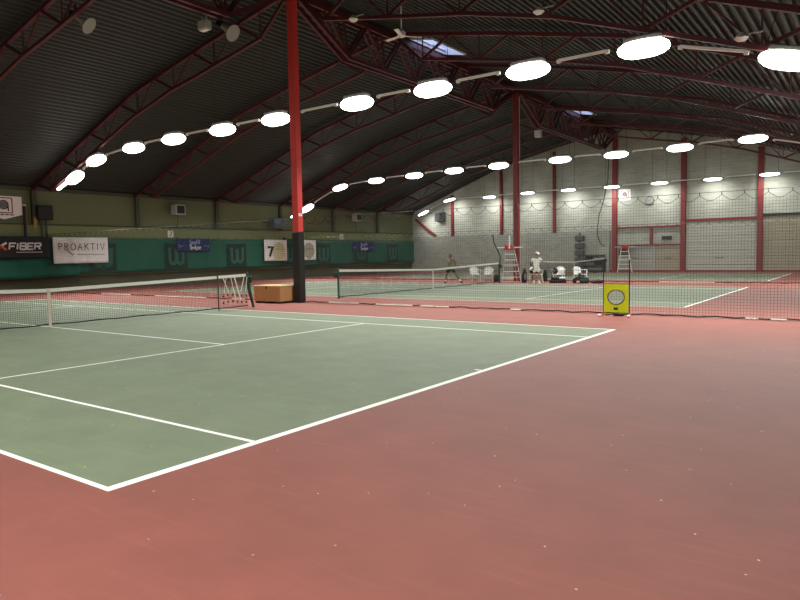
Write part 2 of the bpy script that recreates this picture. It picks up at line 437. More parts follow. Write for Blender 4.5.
for k, (a, b, c, d) in enumerate(SKY):
    z = roof_z((a + b) / 2)
    t = thing('skylight', ['open roof skylight nearer the camera, above the nearest lamp row', 'small far roof skylight near the second column top'][k], 'skylight', ((a + b) / 2, (c + d) / 2, z))
    s = MB(); h = .22; X = (b - a) / 2 + .1; Y = (d - c) / 2 + .02; sl = -.2
    for p, q in (((-X, -Y), (X, -Y)), ((X, -Y), (X, Y)), ((X, Y), (-X, Y)), ((-X, Y), (-X, -Y))):
        s.bar((p[0], p[1], p[0] * sl + .09), (q[0], q[1], q[0] * sl + .09), .05, .3)
    s.build('curb', M['daylit'], t)
    s = MB(); s.bar((-X, 0, X * .2 + .05), (X, 0, -X * .2 + .05), .05, .05); s.build('glazing_bar', M['daylit'], t)
    s = MB(); s.add([(-X, -Y, .2 + X * .2), (X, -Y, .2 - X * .2), (X, Y, .2 - X * .2), (-X, Y, .2 + X * .2)], [(0, 1, 2, 3)]); s.build('pane', M['glass'], t)

# ------------------------------------------------------------------ roof trusses (half spans, wall to ridge)
UP = [(-30.35, 5.14), (-21.3, 8.48), (-16.7, 9.50), (CX, 10.44)]
LO = [(-28.4, 4.98), (-23.4, 6.78), (-21.2, 7.56), (-18.6, 8.22), (-16.7, 8.56), (-13.35, 9.20)]
def lerp(P, x):
    for (a, za), (b, zb) in zip(P, P[1:]):
        if x <= b + 1e-6: return za + (zb - za) * (x - a) / (b - a)
    return P[-1][1]
def truss_parts(root, mir):
    X = (lambda x: CX - x) if mir else (lambda x: x - CX)          # local x relative to the ridge
    P = lambda x, z: (X(x), 0, z)
    up = MB(); lo = MB()
    for (a, b) in zip(UP, UP[1:]): up.bar(P(*a), P(*b), .13, .14)
    for (a, b) in zip(LO, LO[1:]): lo.bar(P(*a), P(*b), .11, .105)
    lo.bar(P(*LO[-1]), P(CX + (-.3), 10.2), .11, .1)
    up.build('top_chord', M['red_steel'], root); lo.build('bottom_chord', M['red_steel'], root)
    nodes = [-28.4 + 2.5 * k for k in range(7)]
    for x in nodes:
        zl = lerp(LO, x)
        for dx, wd in ((-1.25, .085), (0, .035), (1.25, .05)):
            xu = max(-30.2, x + dx)
            if xu > CX - .3: continue
            s = MB(); s.bar(P(x, zl), P(xu, lerp(UP, xu)), wd, wd); s.build('web_strut', M['red_steel'], root)
TY = [8.3, 13.96, 19.61, 25.26, 30.91, 36.56, 42.2]
TN = ['first roof truss from the camera', 'roof truss bearing on the black-footed column', 'first roof truss past the black-footed column',
      'second roof truss past the black-footed column', 'roof truss bearing on the second tall column', 'first roof truss past the second tall column',
      'roof truss nearest the grey block wall']
protoL = protoR = None
for i, y in enumerate(TY):
    for mir in (False, True):
        lab = 'dark red ' + TN[i] + (', slope away from the olive wall' if mir else ', slope over the green curtain side')
        if i == 0:
            t = thing('roof_truss', lab, 'truss', (CX, y, 0)); truss_parts(t, mir)
            for c in t.children: pass
            if mir: protoR = t
            else: protoL = t
        else:
            t = dup(protoR if mir else protoL, (CX, y, 0), label=lab)
        t['group'] = 'red roof trusses'

def ridge_truss(ya, yc, label):
    t = thing('ridge_truss', label, 'truss', (CX, (ya + yc) / 2, 8.8), group='ridge trusses between the columns')
    o = lambda x, y, z: (x, y - (ya + yc) / 2, z - 8.8)
    for sx in (-.16, .16):
        s = MB(); s.bar(o(sx, ya + .2, 10.28), o(sx, yc - .2, 10.28), .12, .2); s.build('top_chord', M['red_steel'], t)
        s = MB(); s.bar(o(sx, ya + .25, 10.2), o(sx, ya + 2.8, 8.85), .1, .14); s.bar(o(sx, ya + 2.8, 8.85), o(sx, yc - 2.8, 8.85), .1, .14)
        s.bar(o(sx, yc - 2.8, 8.85), o(sx, yc - .25, 10.2), .1, .14); s.build('bottom_chord', M['red_steel'], t)
    m = 6; st = (yc - ya - 5.6) / (m - 1)
    for k in range(m):
        y = ya + 2.8 + st * k
        for dy, wd in ((-st / 2, .1), (-.25, .06), (st / 2, .1)):
            for sx in (-.12, .12):
                s = MB(); s.bar(o(sx, y, 8.85), o(sx, y + dy, 10.25), wd, .06); s.build('web_strut', M['red_steel'], t)
    return t
ridge_truss(-2.99, 13.96, 'dark red ridge truss running into the black-footed column from behind the camera')
ridge_truss(13.96, 30.91, 'dark red ridge truss between the two tall columns')
ridge_truss(30.91, 47.6, 'dark red ridge truss from second column to the block wall')

# ------------------------------------------------------------------ columns in the hall
t = thing('steel_column', 'tall red column with black padded foot beside the plywood box', 'column', (-11.86, 13.98, 0), group=None)
s = MB(); s.bbox(-.14, .14, -.12, .12, 2.42, 10.3, .01); s.build('shaft', M['red_col'], t)
s = MB(); s.bbox(-.165, .165, -.145, .145, .02, 2.42, .025); s.build('padding', M['black_pad'], t)
s = MB(); s.box(-.2, .2, -.18, .18, 0, .02); s.build('base_plate', M['black_pad'], t)
s = MB(); s.box(.142, .147, -.09, .09, 2.95, 3.05); s.build('sticker', M['print_white'], t)
t = thing('steel_column', 'tall plain red column rising behind the red umpire chair', 'column', (CX, 30.91, 0))
s = MB(); s.bbox(-.14, .14, -.11, .11, .02, 10.3, .01); s.build('shaft', M['red_wall'], t)
s = MB(); s.box(-.2, .2, -.18, .18, 0, .02); s.build('base_plate', M['red_wall'], t)
s = MB(); s.bar((.165, .1, .1), (.165, .1, 10), .04); s.build('conduit', M['grey_box'], t)

# ------------------------------------------------------------------ block wall: columns, beams, gates, signs
wc = [(-24.95, 3.02, 'first red wall column from the corner of the block wall'), (-20.37, 3.02, 'second red wall column from the corner of the block wall'),
      (-15.88, 3.02, 'third red wall column from the corner of the block wall'), (-11.27, 0, 'red wall column beside the far umpire chair'),
      (-6.6, 0, 'red wall column on the near edge of the big light gate'), (-1.95, 0, 'red wall column between the light gate and the beige gate')]
for x, z0, lab in wc:
    x = bx(x); z0 = bz(z0) if z0 else 0
    t = thing('wall_column', 'upright ' + lab, 'column', (x, YB - .12, z0), group='red columns on the block wall')
    h = roof_z(x) - .25 - z0
    q = .1 if z0 else .17
    s = MB(); s.box(-q, q, -.12, -.10, 0, h); s.box(-q, q, .08, .1, 0, h); s.box(-.03, .03, -.1, .08, 0, h); s.build('flanges', M['red_wall'], t)
    s = MB(); s.box(-.2, .2, -.13, .1, 0, .03); s.build('base_plate', M['red_wall'], t)
BR0, BR1 = (-29.95, 4.7), (-27.8, 3.12)
t = MB(); t.bar((BR0[0], YB - .1, BR0[1]), (BR1[0], YB - .1, BR1[1]), .16, .16)
tag(t.build('diagonal_brace', M['red_wall']), 'slanting red brace in the corner of the block wall', 'brace')
def beam(x0, x1, z, h, m, lab):
    x0, x1, z = bx(x0), min(XR, bx(x1)), bz(z)
    s = MB(); s.box(x0, x1, YB - .16, YB - .005, z - h / 2, z + h / 2); return tag(s.build('wall_beam', m), lab, 'beam')
beam(-11.1, -6.78, 3.2, .13, M['red_wall'], 'red horizontal beam under the round clock on the block wall')
beam(-11.1, -6.78, 1.95, .08, M['red_wall'], 'thin red horizontal beam above the low doors on block wall')
beam(-6.43, -2.12, 3.55, .17, M['red_wall'], 'red horizontal beam on top of the big light gate')
beam(-1.78, XR, 3.7, .14, M['black'], 'black horizontal beam on top of the beige gate')
s = MB(); s.box(bx(-8.80), bx(-8.62), YB - .15, YB - .005, 2.01, 3.18); tag(s.build('wall_post', M['red_wall']), 'short red upright between two beams below the clock', 'post')
s = MB(); s.box(bx(-8.62), bx(-8.42), YB - .1, YB - .005, .02, 1.91); tag(s.build('door_post', M['door_white']), 'white upright between the pale door and the beige door', 'post')
def gate(x0, x1, z1, rows, m, lab, name='sectional_gate', post=True):
    x0, x1, z1 = bx(x0), min(XR - .1, bx(x1)), bz(z1)
    t = thing(name, lab, 'gate', ((x0 + x1) / 2, YB - .04, 0)); hw = (x1 - x0) / 2; h = z1 / rows
    for k in range(rows):
        s = MB(); s.bbox(-hw, hw, -.03, .035, h * k + .01, h * (k + 1) - .006, .008); s.build('gate_section', m, t)
    s = MB(); s.bar((-.25, -.045, 1.0), (.25, -.045, 1.0), .03); s.build('handle', M['frame_dark'], t)
    return t
gate(-6.42, -2.13, 3.45, 7, M['panel_light'], 'big light grey sectional gate between two red columns')
gate(-1.77, 6.6, 3.6, 7, M['panel_beige'], 'wide beige sectional gate at the far end of the block wall')
gate(-8.41, -6.79, 1.88, 2, M['panel_beige'], 'low beige gate below the small black sign', 'low_gate')
gate(-11.08, -8.63, 1.88, 2, M['door_white'], 'pale low gate behind the far umpire chair', 'low_gate')
struct(MB().box(bx(-11.6), XR, YB - .12, YB - .06, 0, .12).build('baseboard_back', M['red_wall']))
t = thing('side_door', 'pale door with dark handle left of the far umpire chair', 'door', (bx(-11.98), YB - .26, 0))
s = MB(); s.bbox(-.38, .36, -.03, .02, .02, 1.86, .01); s.build('leaf', M['door_white'], t)
s = MB(); s.tube([(-.34, -.03, .95), (-.34, -.08, .95), (-.22, -.08, .95)], .012); s.build('handle', M['frame_dark'], t)
s = MB(); s.box(bx(-8.0), bx(-7.35), YB - .1, YB - .03, bz(2.28), bz(2.54)); tag(s.build('wall_sign', M['black']), 'small black sign between the two beams on block wall', 'sign')
# round disc clock
t = thing('wall_clock', 'round grey clock high on the block wall', 'clock', (bx(-8.84), YB - .02, bz(5.02)))
s = MB(); s.tube([(0, 0, 0), (0, -.08, 0)], .31, 24); s.build('clock_rim', M['frame_dark'], t)
s = MB(); s.tube([(0, -.08, 0), (0, -.085, 0)], .27, 24); s.build('clock_face', M['clock_face'], t)
s = MB(); s.bar((0, -.092, 0), (.1, -.092, .12), .02, .008, (0, 1, 0)); s.bar((0, -.092, 0), (-.18, -.092, .06), .015, .008, (0, 1, 0)); s.build('hands', M['ink'], t)
# club emblem: swirl in a red square
def emblem(root, to3, cu, cv, k):
    m = MB()
    for a, b in (((-1, -1), (1, -1)), ((1, -1), (1, 1)), ((1, 1), (-1, 1)), ((-1, 1), (-1, -1))):
        ribbon(m, [(cu + a[0] * k, cv + a[1] * k), (cu + b[0] * k, cv + b[1] * k)], k * .14, to3)
    m.build('emblem_frame', M['print_red'], root)
    m = MB()
    for r in (.16, .36, .56): ribbon(m, [(cu + (x - .08) * k, cv + (y + .08) * k) for x, y in arc(0, 0, r, r, 0, 360, 20)], k * .15, to3)
    ribbon(m, [(cu + .46 * k, cv + .3 * k), (cu + .5 * k, cv - .75 * k)], k * .16, to3)
    m.build('emblem_swirl', M['ink'], root)
L0 = (bx(-10.58), YB - .02, bz(5.54))
t = thing('club_sign', 'square white club sign with a black emblem beside the round clock', 'sign', L0)
s = MB(); s.bbox(-.42, .42, -.03, 0, -.42, .42, .01); s.build('board', M['banner_white'], t)
emblem(t, on_back(YB - .05, L0), L0[0], L0[2] + .02, .27)
# score tower and rack before the block wall
t = thing('score_tower', 'dark grey tower of stacked score boxes against block wall', 'scoreboard', (bx(-13.75), YB - .5, 0))
s = MB(); s.tube([(0, 0, .0), (0, 0, 3.0)], .05); s.build('pole', M['frame_dark'], t)
for k, z in enumerate((2.35, 1.8, 1.25, .72, .15)):
    s = MB(); s.bbox(-.36, .36, -.12, .12, z, z + .42, .04); s.build('score_box', M['frame_dark'], t)
s = MB(); s.box(-.3, .3, -.2, .2, 0, .04); s.build('foot', M['frame_dark'], t)
t = thing('steel_rack', 'dark steel rack standing beside the score tower', 'rack', (bx(-12.62), YB - .55, 0))
for x in (-.75, .7):
    for y in (-.22, .22):
        s = MB(); s.bar((x, y, 0), (x, y, 1.3), .07); s.build('leg', M['frame_dark'], t)
for z in (1.27, .9, .5, .12):
    s = MB(); s.box(-.78, .73, -.25, .25, z - .025, z + .025); s.build('shelf', M['frame_dark'], t)
s = MB(); s.bar((-.7, .2, .9), (0, .2, 1.2), .05); s.bar((0, .2, 1.2), (.65, .2, .9), .05); s.build('brace', M['frame_dark'], t)
for (x, z, wd, h, lab) in ((-12.95, .925, .4, .26, 'dark bundle on the upper shelf of the steel rack'), (-12.35, .525, .5, .26, 'dark bundle on the middle shelf of the steel rack')):
    s = MB(); s.bbox(-wd / 2, wd / 2, -.16, .16, 0, h, .05); tag(s.build('equipment_bundle', M['grille'], loc=(bx(x), YB - .55, z)), lab, 'bundle')
# cable down the wall
s = MB(); s.tube([(bx(-11.75), YB - .08, bz(8.2)), (bx(-11.8), YB - .08, bz(6.7)), (bx(-12.1), YB - .1, bz(5.2)), (bx(-12.42), YB - .12, bz(4.2)), (bx(-12.5), YB - .26, bz(3.2)), (bx(-12.45), YB - .28, bz(2.6)), (bx(-12.25), YB - .28, bz(2.1)), (bx(-11.95), YB - .28, bz(1.92))], .025, 6)
tag(s.build('hanging_cable', M['black']), 'thin black cable drooping down the block wall by the side door', 'cable')
# heater on block wall near the corner
def heater(loc, axis, lab, casing, face, wd=.8, h=.7):
    t = thing('fan_heater', lab, 'heater', loc)
    if axis == 'x':
        s = MB(); s.bbox(0, .5, -wd / 2, wd / 2, -h / 2, h / 2, .03); s.build('casing', casing, t)
        s = MB(); s.box(.5, .53, -wd * .36, wd * .36, -h * .38, h * .36)
        for k in range(6): s.box(.53, .55, -wd * .36, wd * .36, -h * .34 + k * h * .12, -h * .30 + k * h * .12)
        s.build('grille', face, t)
        for q in (-.3, .3):
            s = MB(); s.bar((-.1, wd * q, h * .45), (.3, wd * q, h * .45), .04); s.build('bracket', M['post_green'], t)
    else:
        s = MB(); s.bbox(-wd / 2, wd / 2, -.5, 0, -h / 2, h / 2, .03); s.build('casing', casing, t)
        s = MB(); s.box(-wd * .36, wd * .36, -.53, -.5, -h * .38, h * .36); s.build('grille', face, t)
        for q in (-.3, .3):
            s = MB(); s.bar((wd * q, 0, h * .45), (wd * q, -.4, h * .45), .04); s.build('bracket', M['post_green'], t)
    return t
heater((bx(-26.1), YB - .02, bz(4.68)), 'y', 'dark fan heater on block wall beside the slanting brace', M['frame_dark'], M['grille'], .9, .8)
heater((XL + .12, ly(22.75), lz(4.55)), 'x', 'pale fan heater on olive wall above the first blue banner', M['grey_box'], M['grille'], .7, .62)
heater((XL + .12, ly(39.9), lz(4.68)), 'x', 'pale fan heater on olive wall above the second blue banner', M['grey_box'], M['grille'], .7, .62)
heater((XL + .12, ly(31.0), lz(3.95)), 'x', 'blue grey fan heater on olive wall above the banner with a seven', M['bluegrey'], M['bluegrey'], 1.0, .7)
for y, z, lab in ((22.75, 4.2, 'thin cable hanging below the heater above the first blue banner'), (39.9, 4.3, 'thin cable hanging below the heater above second blue banner')):
    y = ly(y); z = lz(z)
    s = MB(); s.tube([(XL + .3, y, z), (XL + .25, y, 3.45)], .02, 6); tag(s.build('heater_cable', M['black']), lab, 'cable')
# loudspeaker, posts and pole near the pennant
t = thing('loudspeaker', 'black box loudspeaker on olive wall between pennant and end lamp', 'loudspeaker', (XL + .12, ly(14.72), lz(4.06)))
s = MB(); s.bbox(0, .3, -.38, .38, -.36, .36, .03); s.build('cabinet', M['black'], t)
s = MB(); s.box(.3, .32, -.34, .34, -.32, .32); s.build('grille', M['grille'], t)
for y, lab in ((14.62, 'grey thin upright below the black loudspeaker, nearer the black pole'), (14.85, 'grey thin upright below the black loudspeaker, nearer the white banner')):
    y = ly(y); s = MB(); s.bar((XL + .15, y, 2.7), (XL + .15, y, 3.65), .07); tag(s.build('support_upright', M['post_green']), lab, 'upright')
t = thing('banner_pole', 'black upright pole with white tip above the black banner', 'pole', (XL + .25, ly(13.75), lz(2.7)))
s = MB(); s.tube([(0, 0, 0), (0, 0, 1.62)], .075); s.build('shaft', M['black'], t)
s = MB(); s.tube([(0, 0, 1.62), (0, 0, 1.7)], .078); s.build('tip', M['print_white'], t)
s = MB(); s.bar((XL + .207, 14.0, 3.2), (XL + .207, 14.0, 3.8), .012, .17, (0, 1, 0)); tag(s.build('warning_plate', M['hazard']), 'narrow dull yellow plate on post beside the black pole', 'sign')
for y, lab in ((22.35, 'small white court number plate on olive wall above first blue banner'), (38.3, 'small white court number plate on olive wall above second blue banner')):
    y = ly(y); t = thing('number_plate', lab, 'sign', (XL + .06, y, 3.05))
    s = MB(); s.bbox(0, .03, -.2, .2, -.2, .2, .01); s.build('plate', M['banner_white'], t)
    m = lettering('2', y - .1, 2.93, .25, .2, .045, on_left(XL + .09, (XL + .06, y, 3.05))); m.build('numeral', M['ink_grey'], t)

# pennant
L0 = (XL + .2, ly(12.8), lz(3.66))
t = thing('pennant', 'white pointed club pennant with black swirl emblem in red square', 'pennant', L0)
s = MB(); s.prism([(-.92, 1.13), (.84, 1.13), (.84, .24), (.0, 0), (-.92, .24)], 0, .02, 'x'); s.build('cloth', M['banner_white'], t)
emblem(t, on_left(XL + .222, L0), L0[1] + .02, L0[2] + .68, .36)
m = MB(); [ribbon(m, [(L0[1] - .4 + .22 * k, L0[2] + .23), (L0[1] - .22 + .22 * k, L0[2] + .23)], .05, on_left(XL + .222, L0)) for k in range(4)]; m.build('caption', M['ink'], t)

# ------------------------------------------------------------------ green curtain along the left wall
def drape(y0, y1, z0, z1, x, amp, wl, nz=10, ny=None, ph=0, mat_=None, wob=0.0):
    ny = ny or int((y1 - y0) / .18); m = MB()
    for sgn, dx in ((0, 0), (1, -.012)):
        for j in range(nz + 1):
            for i in range(ny + 1):
                y = y0 + (y1 - y0) * i / ny; f = j / nz; z = z0 + (z1 - z0) * f
                z += wob * math.sin(y * 1.3 + ph) * (1 - f) + wob * .25 * (1 - abs(math.sin(y * 3.0))) * f
                xx = x + dx + amp * math.sin(2 * PI * y / wl + ph + .6 * math.sin(y)) * (.35 + .65 * (1 - f)) + amp * .4 * math.sin(2 * PI * y / (wl * .37) + f)
                m.v.append((xx, y, z))
    W_ = ny + 1; o = W_ * (nz + 1)
    for j in range(nz):
        for i in range(ny):
            a = j * W_ + i
            m.f.append((a, a + 1, a + W_ + 1, a + W_)); m.mi.append(0)
            m.f.append((o + a, o + a + W_, o + a + W_ + 1, o + a + 1)); m.mi.append(0)
    rim = [i for i in range(W_)] + [j * W_ + ny for j in range(1, nz + 1)] + [nz * W_ + i for i in range(ny - 1, -1, -1)] + [j * W_ for j in range(nz - 1, 0, -1)]
    for a, b in zip(rim, rim[1:] + rim[:1]): m.f.append((a, o + a, o + b, b)); m.mi.append(0)
    return m
t = thing('wall_curtain', 'long green backdrop curtain hung along the olive wall', 'curtain', (XL + .3, 29, .8))
c = drape(15.3 - 29, YB - .12 - 29, .05, 1.93, 0, .022, 2.1, wob=.02).build('cloth', M['curtain'], t, smooth=True)
s = MB(); s.tube([(-.06, 15.3 - 29, 1.97), (-.06, YB - .3 - 29, 1.97)], .012, 6); s.build('curtain_wire', M['wire'], t)
for k in range(40):
    y = 15.6 - 29 + k * .75
    s = MB(); s.bar((-.06, y, 1.9), (-.06, y, 2.09), .015); s.build('hook', M['wire'], t)
t = thing('wall_curtain', 'green backdrop curtain behind the black banner, hanging a little lower', 'curtain', (XL + .36, 10, .72))
drape(-6, 6.1, 0, 2.05, 0, .025, 1.7, ph=1., wob=.03).build('cloth', M['curtain'], t, smooth=True)
s = MB(); s.tube([(-.06, -6, 2.08), (-.06, 6.1, 2.08)], .012, 6); s.build('curtain_wire', M['wire'], t)
# W logo patches
WL = [(17.75, 'behind the white lettered banner'), (22.5, 'partly behind the first blue banner'), (27.25, 'in the clear before the seven banner'),
      (31.95, 'half hidden behind the black column foot'), (35.8, 'just past the black column foot'), (40.45, 'below the second blue banner'), (44.85, 'closest to the block wall corner')]
for y, lab in WL:
    y = ly(y)
    L0 = (XL + .345, y, 1.72)
    t = thing('logo_patch', 'dark green square patch with a pale letter W, ' + lab, 'logo', L0, group='W patches on the green curtain')
    s = MB(); s.bbox(0, .015, -.78, .78, -.74, .74, .004); s.build('patch', M['logo_dark'], t)
    m = MB(); T = lambda u, v, d: (.017 + d, u, v)
    for sx in (-1, 1):
        p = [(sx * .47, .44), (sx * .46, .1)] + [(sx * (.245 + .215 * math.cos(a)), -.2 - .26 * math.sin(a)) for a in [i * PI / 8 for i in range(9)]] + [(sx * .03, .0), (sx * .03, .34)]
        ribbon(m, p, .2, T, 0, .006 if sx < 0 else .010)
    [ribbon(m, q, .12, T, 0, .014) for q in ([(-.6, .44), (-.34, .44)], [(-.14, .36), (.14, .36)], [(.34, .44), (.6, .44)])]
    m.build('letter', M['logo_light'], t)

# ------------------------------------------------------------------ banners
def banner(loc, w_, h, matn, lab, ph, amp=.02, cat='banner'):
    t = thing('wall_banner', lab, cat, loc)
    drape(0, w_, 0, h, 0, amp, w_ * .45, 12, 40, ph).build('cloth', M[matn], t, smooth=True)
    for y in (.04, w_ - .04):
        s = MB(); s.tube([(-.01, y, h - .02), (-.05, y, h + .12)], .012, 5); s.build('tie', M['wire'], t)
    return t
L0 = (XL + .56, ly(10.2), 1.72); t = banner(L0, 4.45, 1.08, 'banner_black', 'black banner with bold white and orange lettering, below the pennant', .4, .012)
T = on_left(.03)
lettering('FiBEr', 2.5, .44, .3, 1.5, .07, T, track=.14, slant=.12).build('lettering', M['print_white'], t)
m = MB(); ribbon(m, [(1.9, .80), (2.4, .42)], .11, T); ribbon(m, [(1.8, .3), (2.1, .5)], .11, T); m.build('orange_stroke', M['print_orange'], t)
m = MB(); ribbon(m, [(2.12, .58), (2.42, .76)], .1, T); m.build('white_stroke', M['print_white'], t)
m = MB(); [ribbon(m, [(2.85 + .14 * k, .3), (2.96 + .14 * k, .3)], .035, T) for k in range(9)]; m.build('small_print', M['print_white'], t)
L0 = (XL + .56, ly(14.9), 1.42); t = banner(L0, 2.98, 1.36, 'banner_white', 'large crumpled white banner lettered in thin dark serif capitals', 1.2, .06)
T = on_left(.09)
lettering('PROAKTIV', .24, .7, .33, 2.5, .034, T, serif=True, track=.34).build('lettering', M['ink_brown'], t)
m = MB(); ribbon(m, [(.62, .72), (.98, .44)], .04, T); ribbon(m, [(.98, .44), (1.06, .5)], .03, T); m.build('flourish', M['ink_brown'], t)
m = MB(); [ribbon(m, [(1.2 + .11 * k, .46), (1.28 + .11 * k, .46)], .035, T) for k in range(14)]; m.build('small_print', M['ink_brown'], t)
for y, z, w_, h, lab in ((22.5, 1.98, 2.45, .8, 'dark blue banner nearer the camera with two lines of pale script'), (39.2, 1.86, 2.75, .82, 'dark blue banner near the block wall with two lines of pale script')):
    y = ly(y); L0 = (XL + .42, y, z); t = banner(L0, w_, h, 'banner_blue', lab, y, .02); T = on_left(.035)
    lettering('Smart', w_ * .36, h * .56, .26, w_ * .32, .05, T, slant=.15).build('upper_word', M['print_blue'], t)
    lettering('Swipe', w_ * .36, h * .18, .26, w_ * .34, .055, T, slant=.15).build('lower_word', M['print_white'], t)
    m = MB(); ribbon(m, [(.1, h * .52), (.2, h * .42), (.2, h * .3)], .04, T); ribbon(m, [(.28, h * .44), (.45, h * .42)], .035, T)
    ribbon(m, [(w_ - .5, h * .42), (w_ - .3, h * .44)], .035, T); ribbon(m, [(w_ - .2, h * .5), (w_ - .12, h * .34)], .035, T); m.build('side_marks', M['print_blue'], t)
for y, w_, seven, lab in ((29.62, 2.14, True, 'white banner with big black seven beside a pale tennis ball'), (32.75, 2.05, False, 'greyish white banner with tennis ball, half behind the black column foot')):
    y = ly(y); L0 = (XL + .44, y, 1.28); t = banner(L0, w_, 1.48, 'banner_white', lab, y, .025); T = on_left(.05)
    m = MB(); cu, cv = w_ * .62, .72
    m.add([T(cu, cv, .004)] + [T(cu + .58 * math.cos(a), cv + .58 * math.sin(a), .004) for a in [i * PI / 14 for i in range(28)]], [(0, 1 + i, 1 + (i + 1) % 28) for i in range(28)])
    m.build('ball_print', M['ball_print' if seven else 'ball_print2'], t)
    if seven: lettering('7', .24, .3, .66, .5, .17, T).build('numeral', M['ink'], t)
    m = MB(); [ribbon(m, [(cu - .36 + .16 * k, .82), (cu - .25 + .16 * k, .82)], .04, on_left(.058)) for k in range(5)]; m.build('small_print', M['ink_grey' if seven else 'ink'], t)
s = MB(); s.ell((0, 0, 0), .09, .13, .11, 10, 6); s.tube([(0, .05, .05), (0, .2, .02), (0, .42, -.03), (0, .6, -.02)], .025, 5); tag(s.build('snagged_tie', M['black'], loc=(XL + .4, ly(31.6), 2.83)), 'black bunched tie sticking up above the banner with seven', 'tie')

# ------------------------------------------------------------------ lamps
def lamp_proto(lx, ly, lz, wire):
    t = thing('hall_lamp', 'x', 'lamp')
    s = MB(); s.bbox(-lx * .36, lx * .36, -ly * .3, ly * .3, lz * .22, lz * .4 + .06, .03); s.build('housing', M['lamp_frame'], t)
    s = MB(); n = 20; rows = 9; vs = []; fs = []
    for k in range(rows):
        q = PI * (k + .35) / (rows - .3) - PI / 2; sc = math.cos(q) ** .8; z = -lz * .5 * math.sin(q) - lz * .12
        for j in range(n):
            a = 2 * PI * j / n; ca, sa = math.cos(a), math.sin(a); e = .72
            vs.append((lx / 2 * sc * math.copysign(abs(ca) ** e, ca), ly / 2 * sc * math.copysign(abs(sa) ** e, sa), z))
    for k in range(rows - 1):
        for j in range(n): jj = (j + 1) % n; fs.append((k * n + jj, k * n + j, k * n + n + j, k * n + n + jj))
    fs.append(tuple((rows - 1) * n + j for j in range(n - 1, -1, -1))); fs.append(tuple(range(n))); s.add(vs, fs); s.build('diffuser', M['lamp'], t, smooth=True)
    for x in (-lx * .42, lx * .42):
        s = MB(); s.tube([(x, 0, .12), (x, 0, wire)], .009, 4); s.build('suspension_wire', M['wire'], t)
    return t
sc1 = lambda R: [(round(4.29 - (4.29 - x) * 1.0512, 2), round(1.61 + (z - 1.61) * 1.0512, 2)) for x, z in R]
R1 = sc1([(-24.7, 5.27), (-22.9, 5.86), (-20.1, 6.09), (-17.46, 6.14), (-14.63, 6.14), (-11.95, 6.15), (-8.49, 6.17), (-5.78, 6.16), (-2.95, 6.17), (-.13, 6.18), (2.74, 5.4), (5.1, 4.7)])
R2 = [(-27.6, 4.87), (-24.56, 6.07), (-21.56, 6.29), (-18.64, 6.36), (-15.82, 6.41), (-12.95, 6.43), (-9.37, 6.42), (-6.44, 6.38), (-3.44, 6.40), (-.38, 6.46), (2.6, 5.7), (5.0, 4.8)]
sc3 = lambda R: [(round(4.29 - (4.29 - x) * 1.0384, 2), round(1.61 + (z - 1.61) * 1.0384, 2)) for x, z in R]
R3 = sc3([(-27.1, 5.04), (-24.5, 5.98), (-20.8, 5.98), (-17.54, 6.08), (-14.3, 6.08), (-11.1, 6.07), (-7.87, 6.10), (-4.56, 6.10), (-1.32, 6.15), (1.9, 6.1)])
R0 = [(-24.7, 5.27), (-20.1, 6.09), (-17.46, 6.14), (-14.63, 6.14), (-11.95, 6.15), (-8.49, 6.17), (-5.78, 6.16), (-2.95, 6.17), (-.13, 6.18), (2.74, 5.6), (5.1, 4.8)]
LIGHTS = []
POWER = 142
rows = [(R1, 13.98, (1.22, .56, .42), 'row beside the black-footed column'), (R2, 30.91, (1.2, .46, .34), 'row beside the plain red column'),  # diffusers fattened in the nearer rows, glare put into their shape
        (R3, 46.3, (1.15, .32, .2), 'row along the grey block wall'), (R0, -2.97, (1.22, .56, .42), 'row behind the camera')]
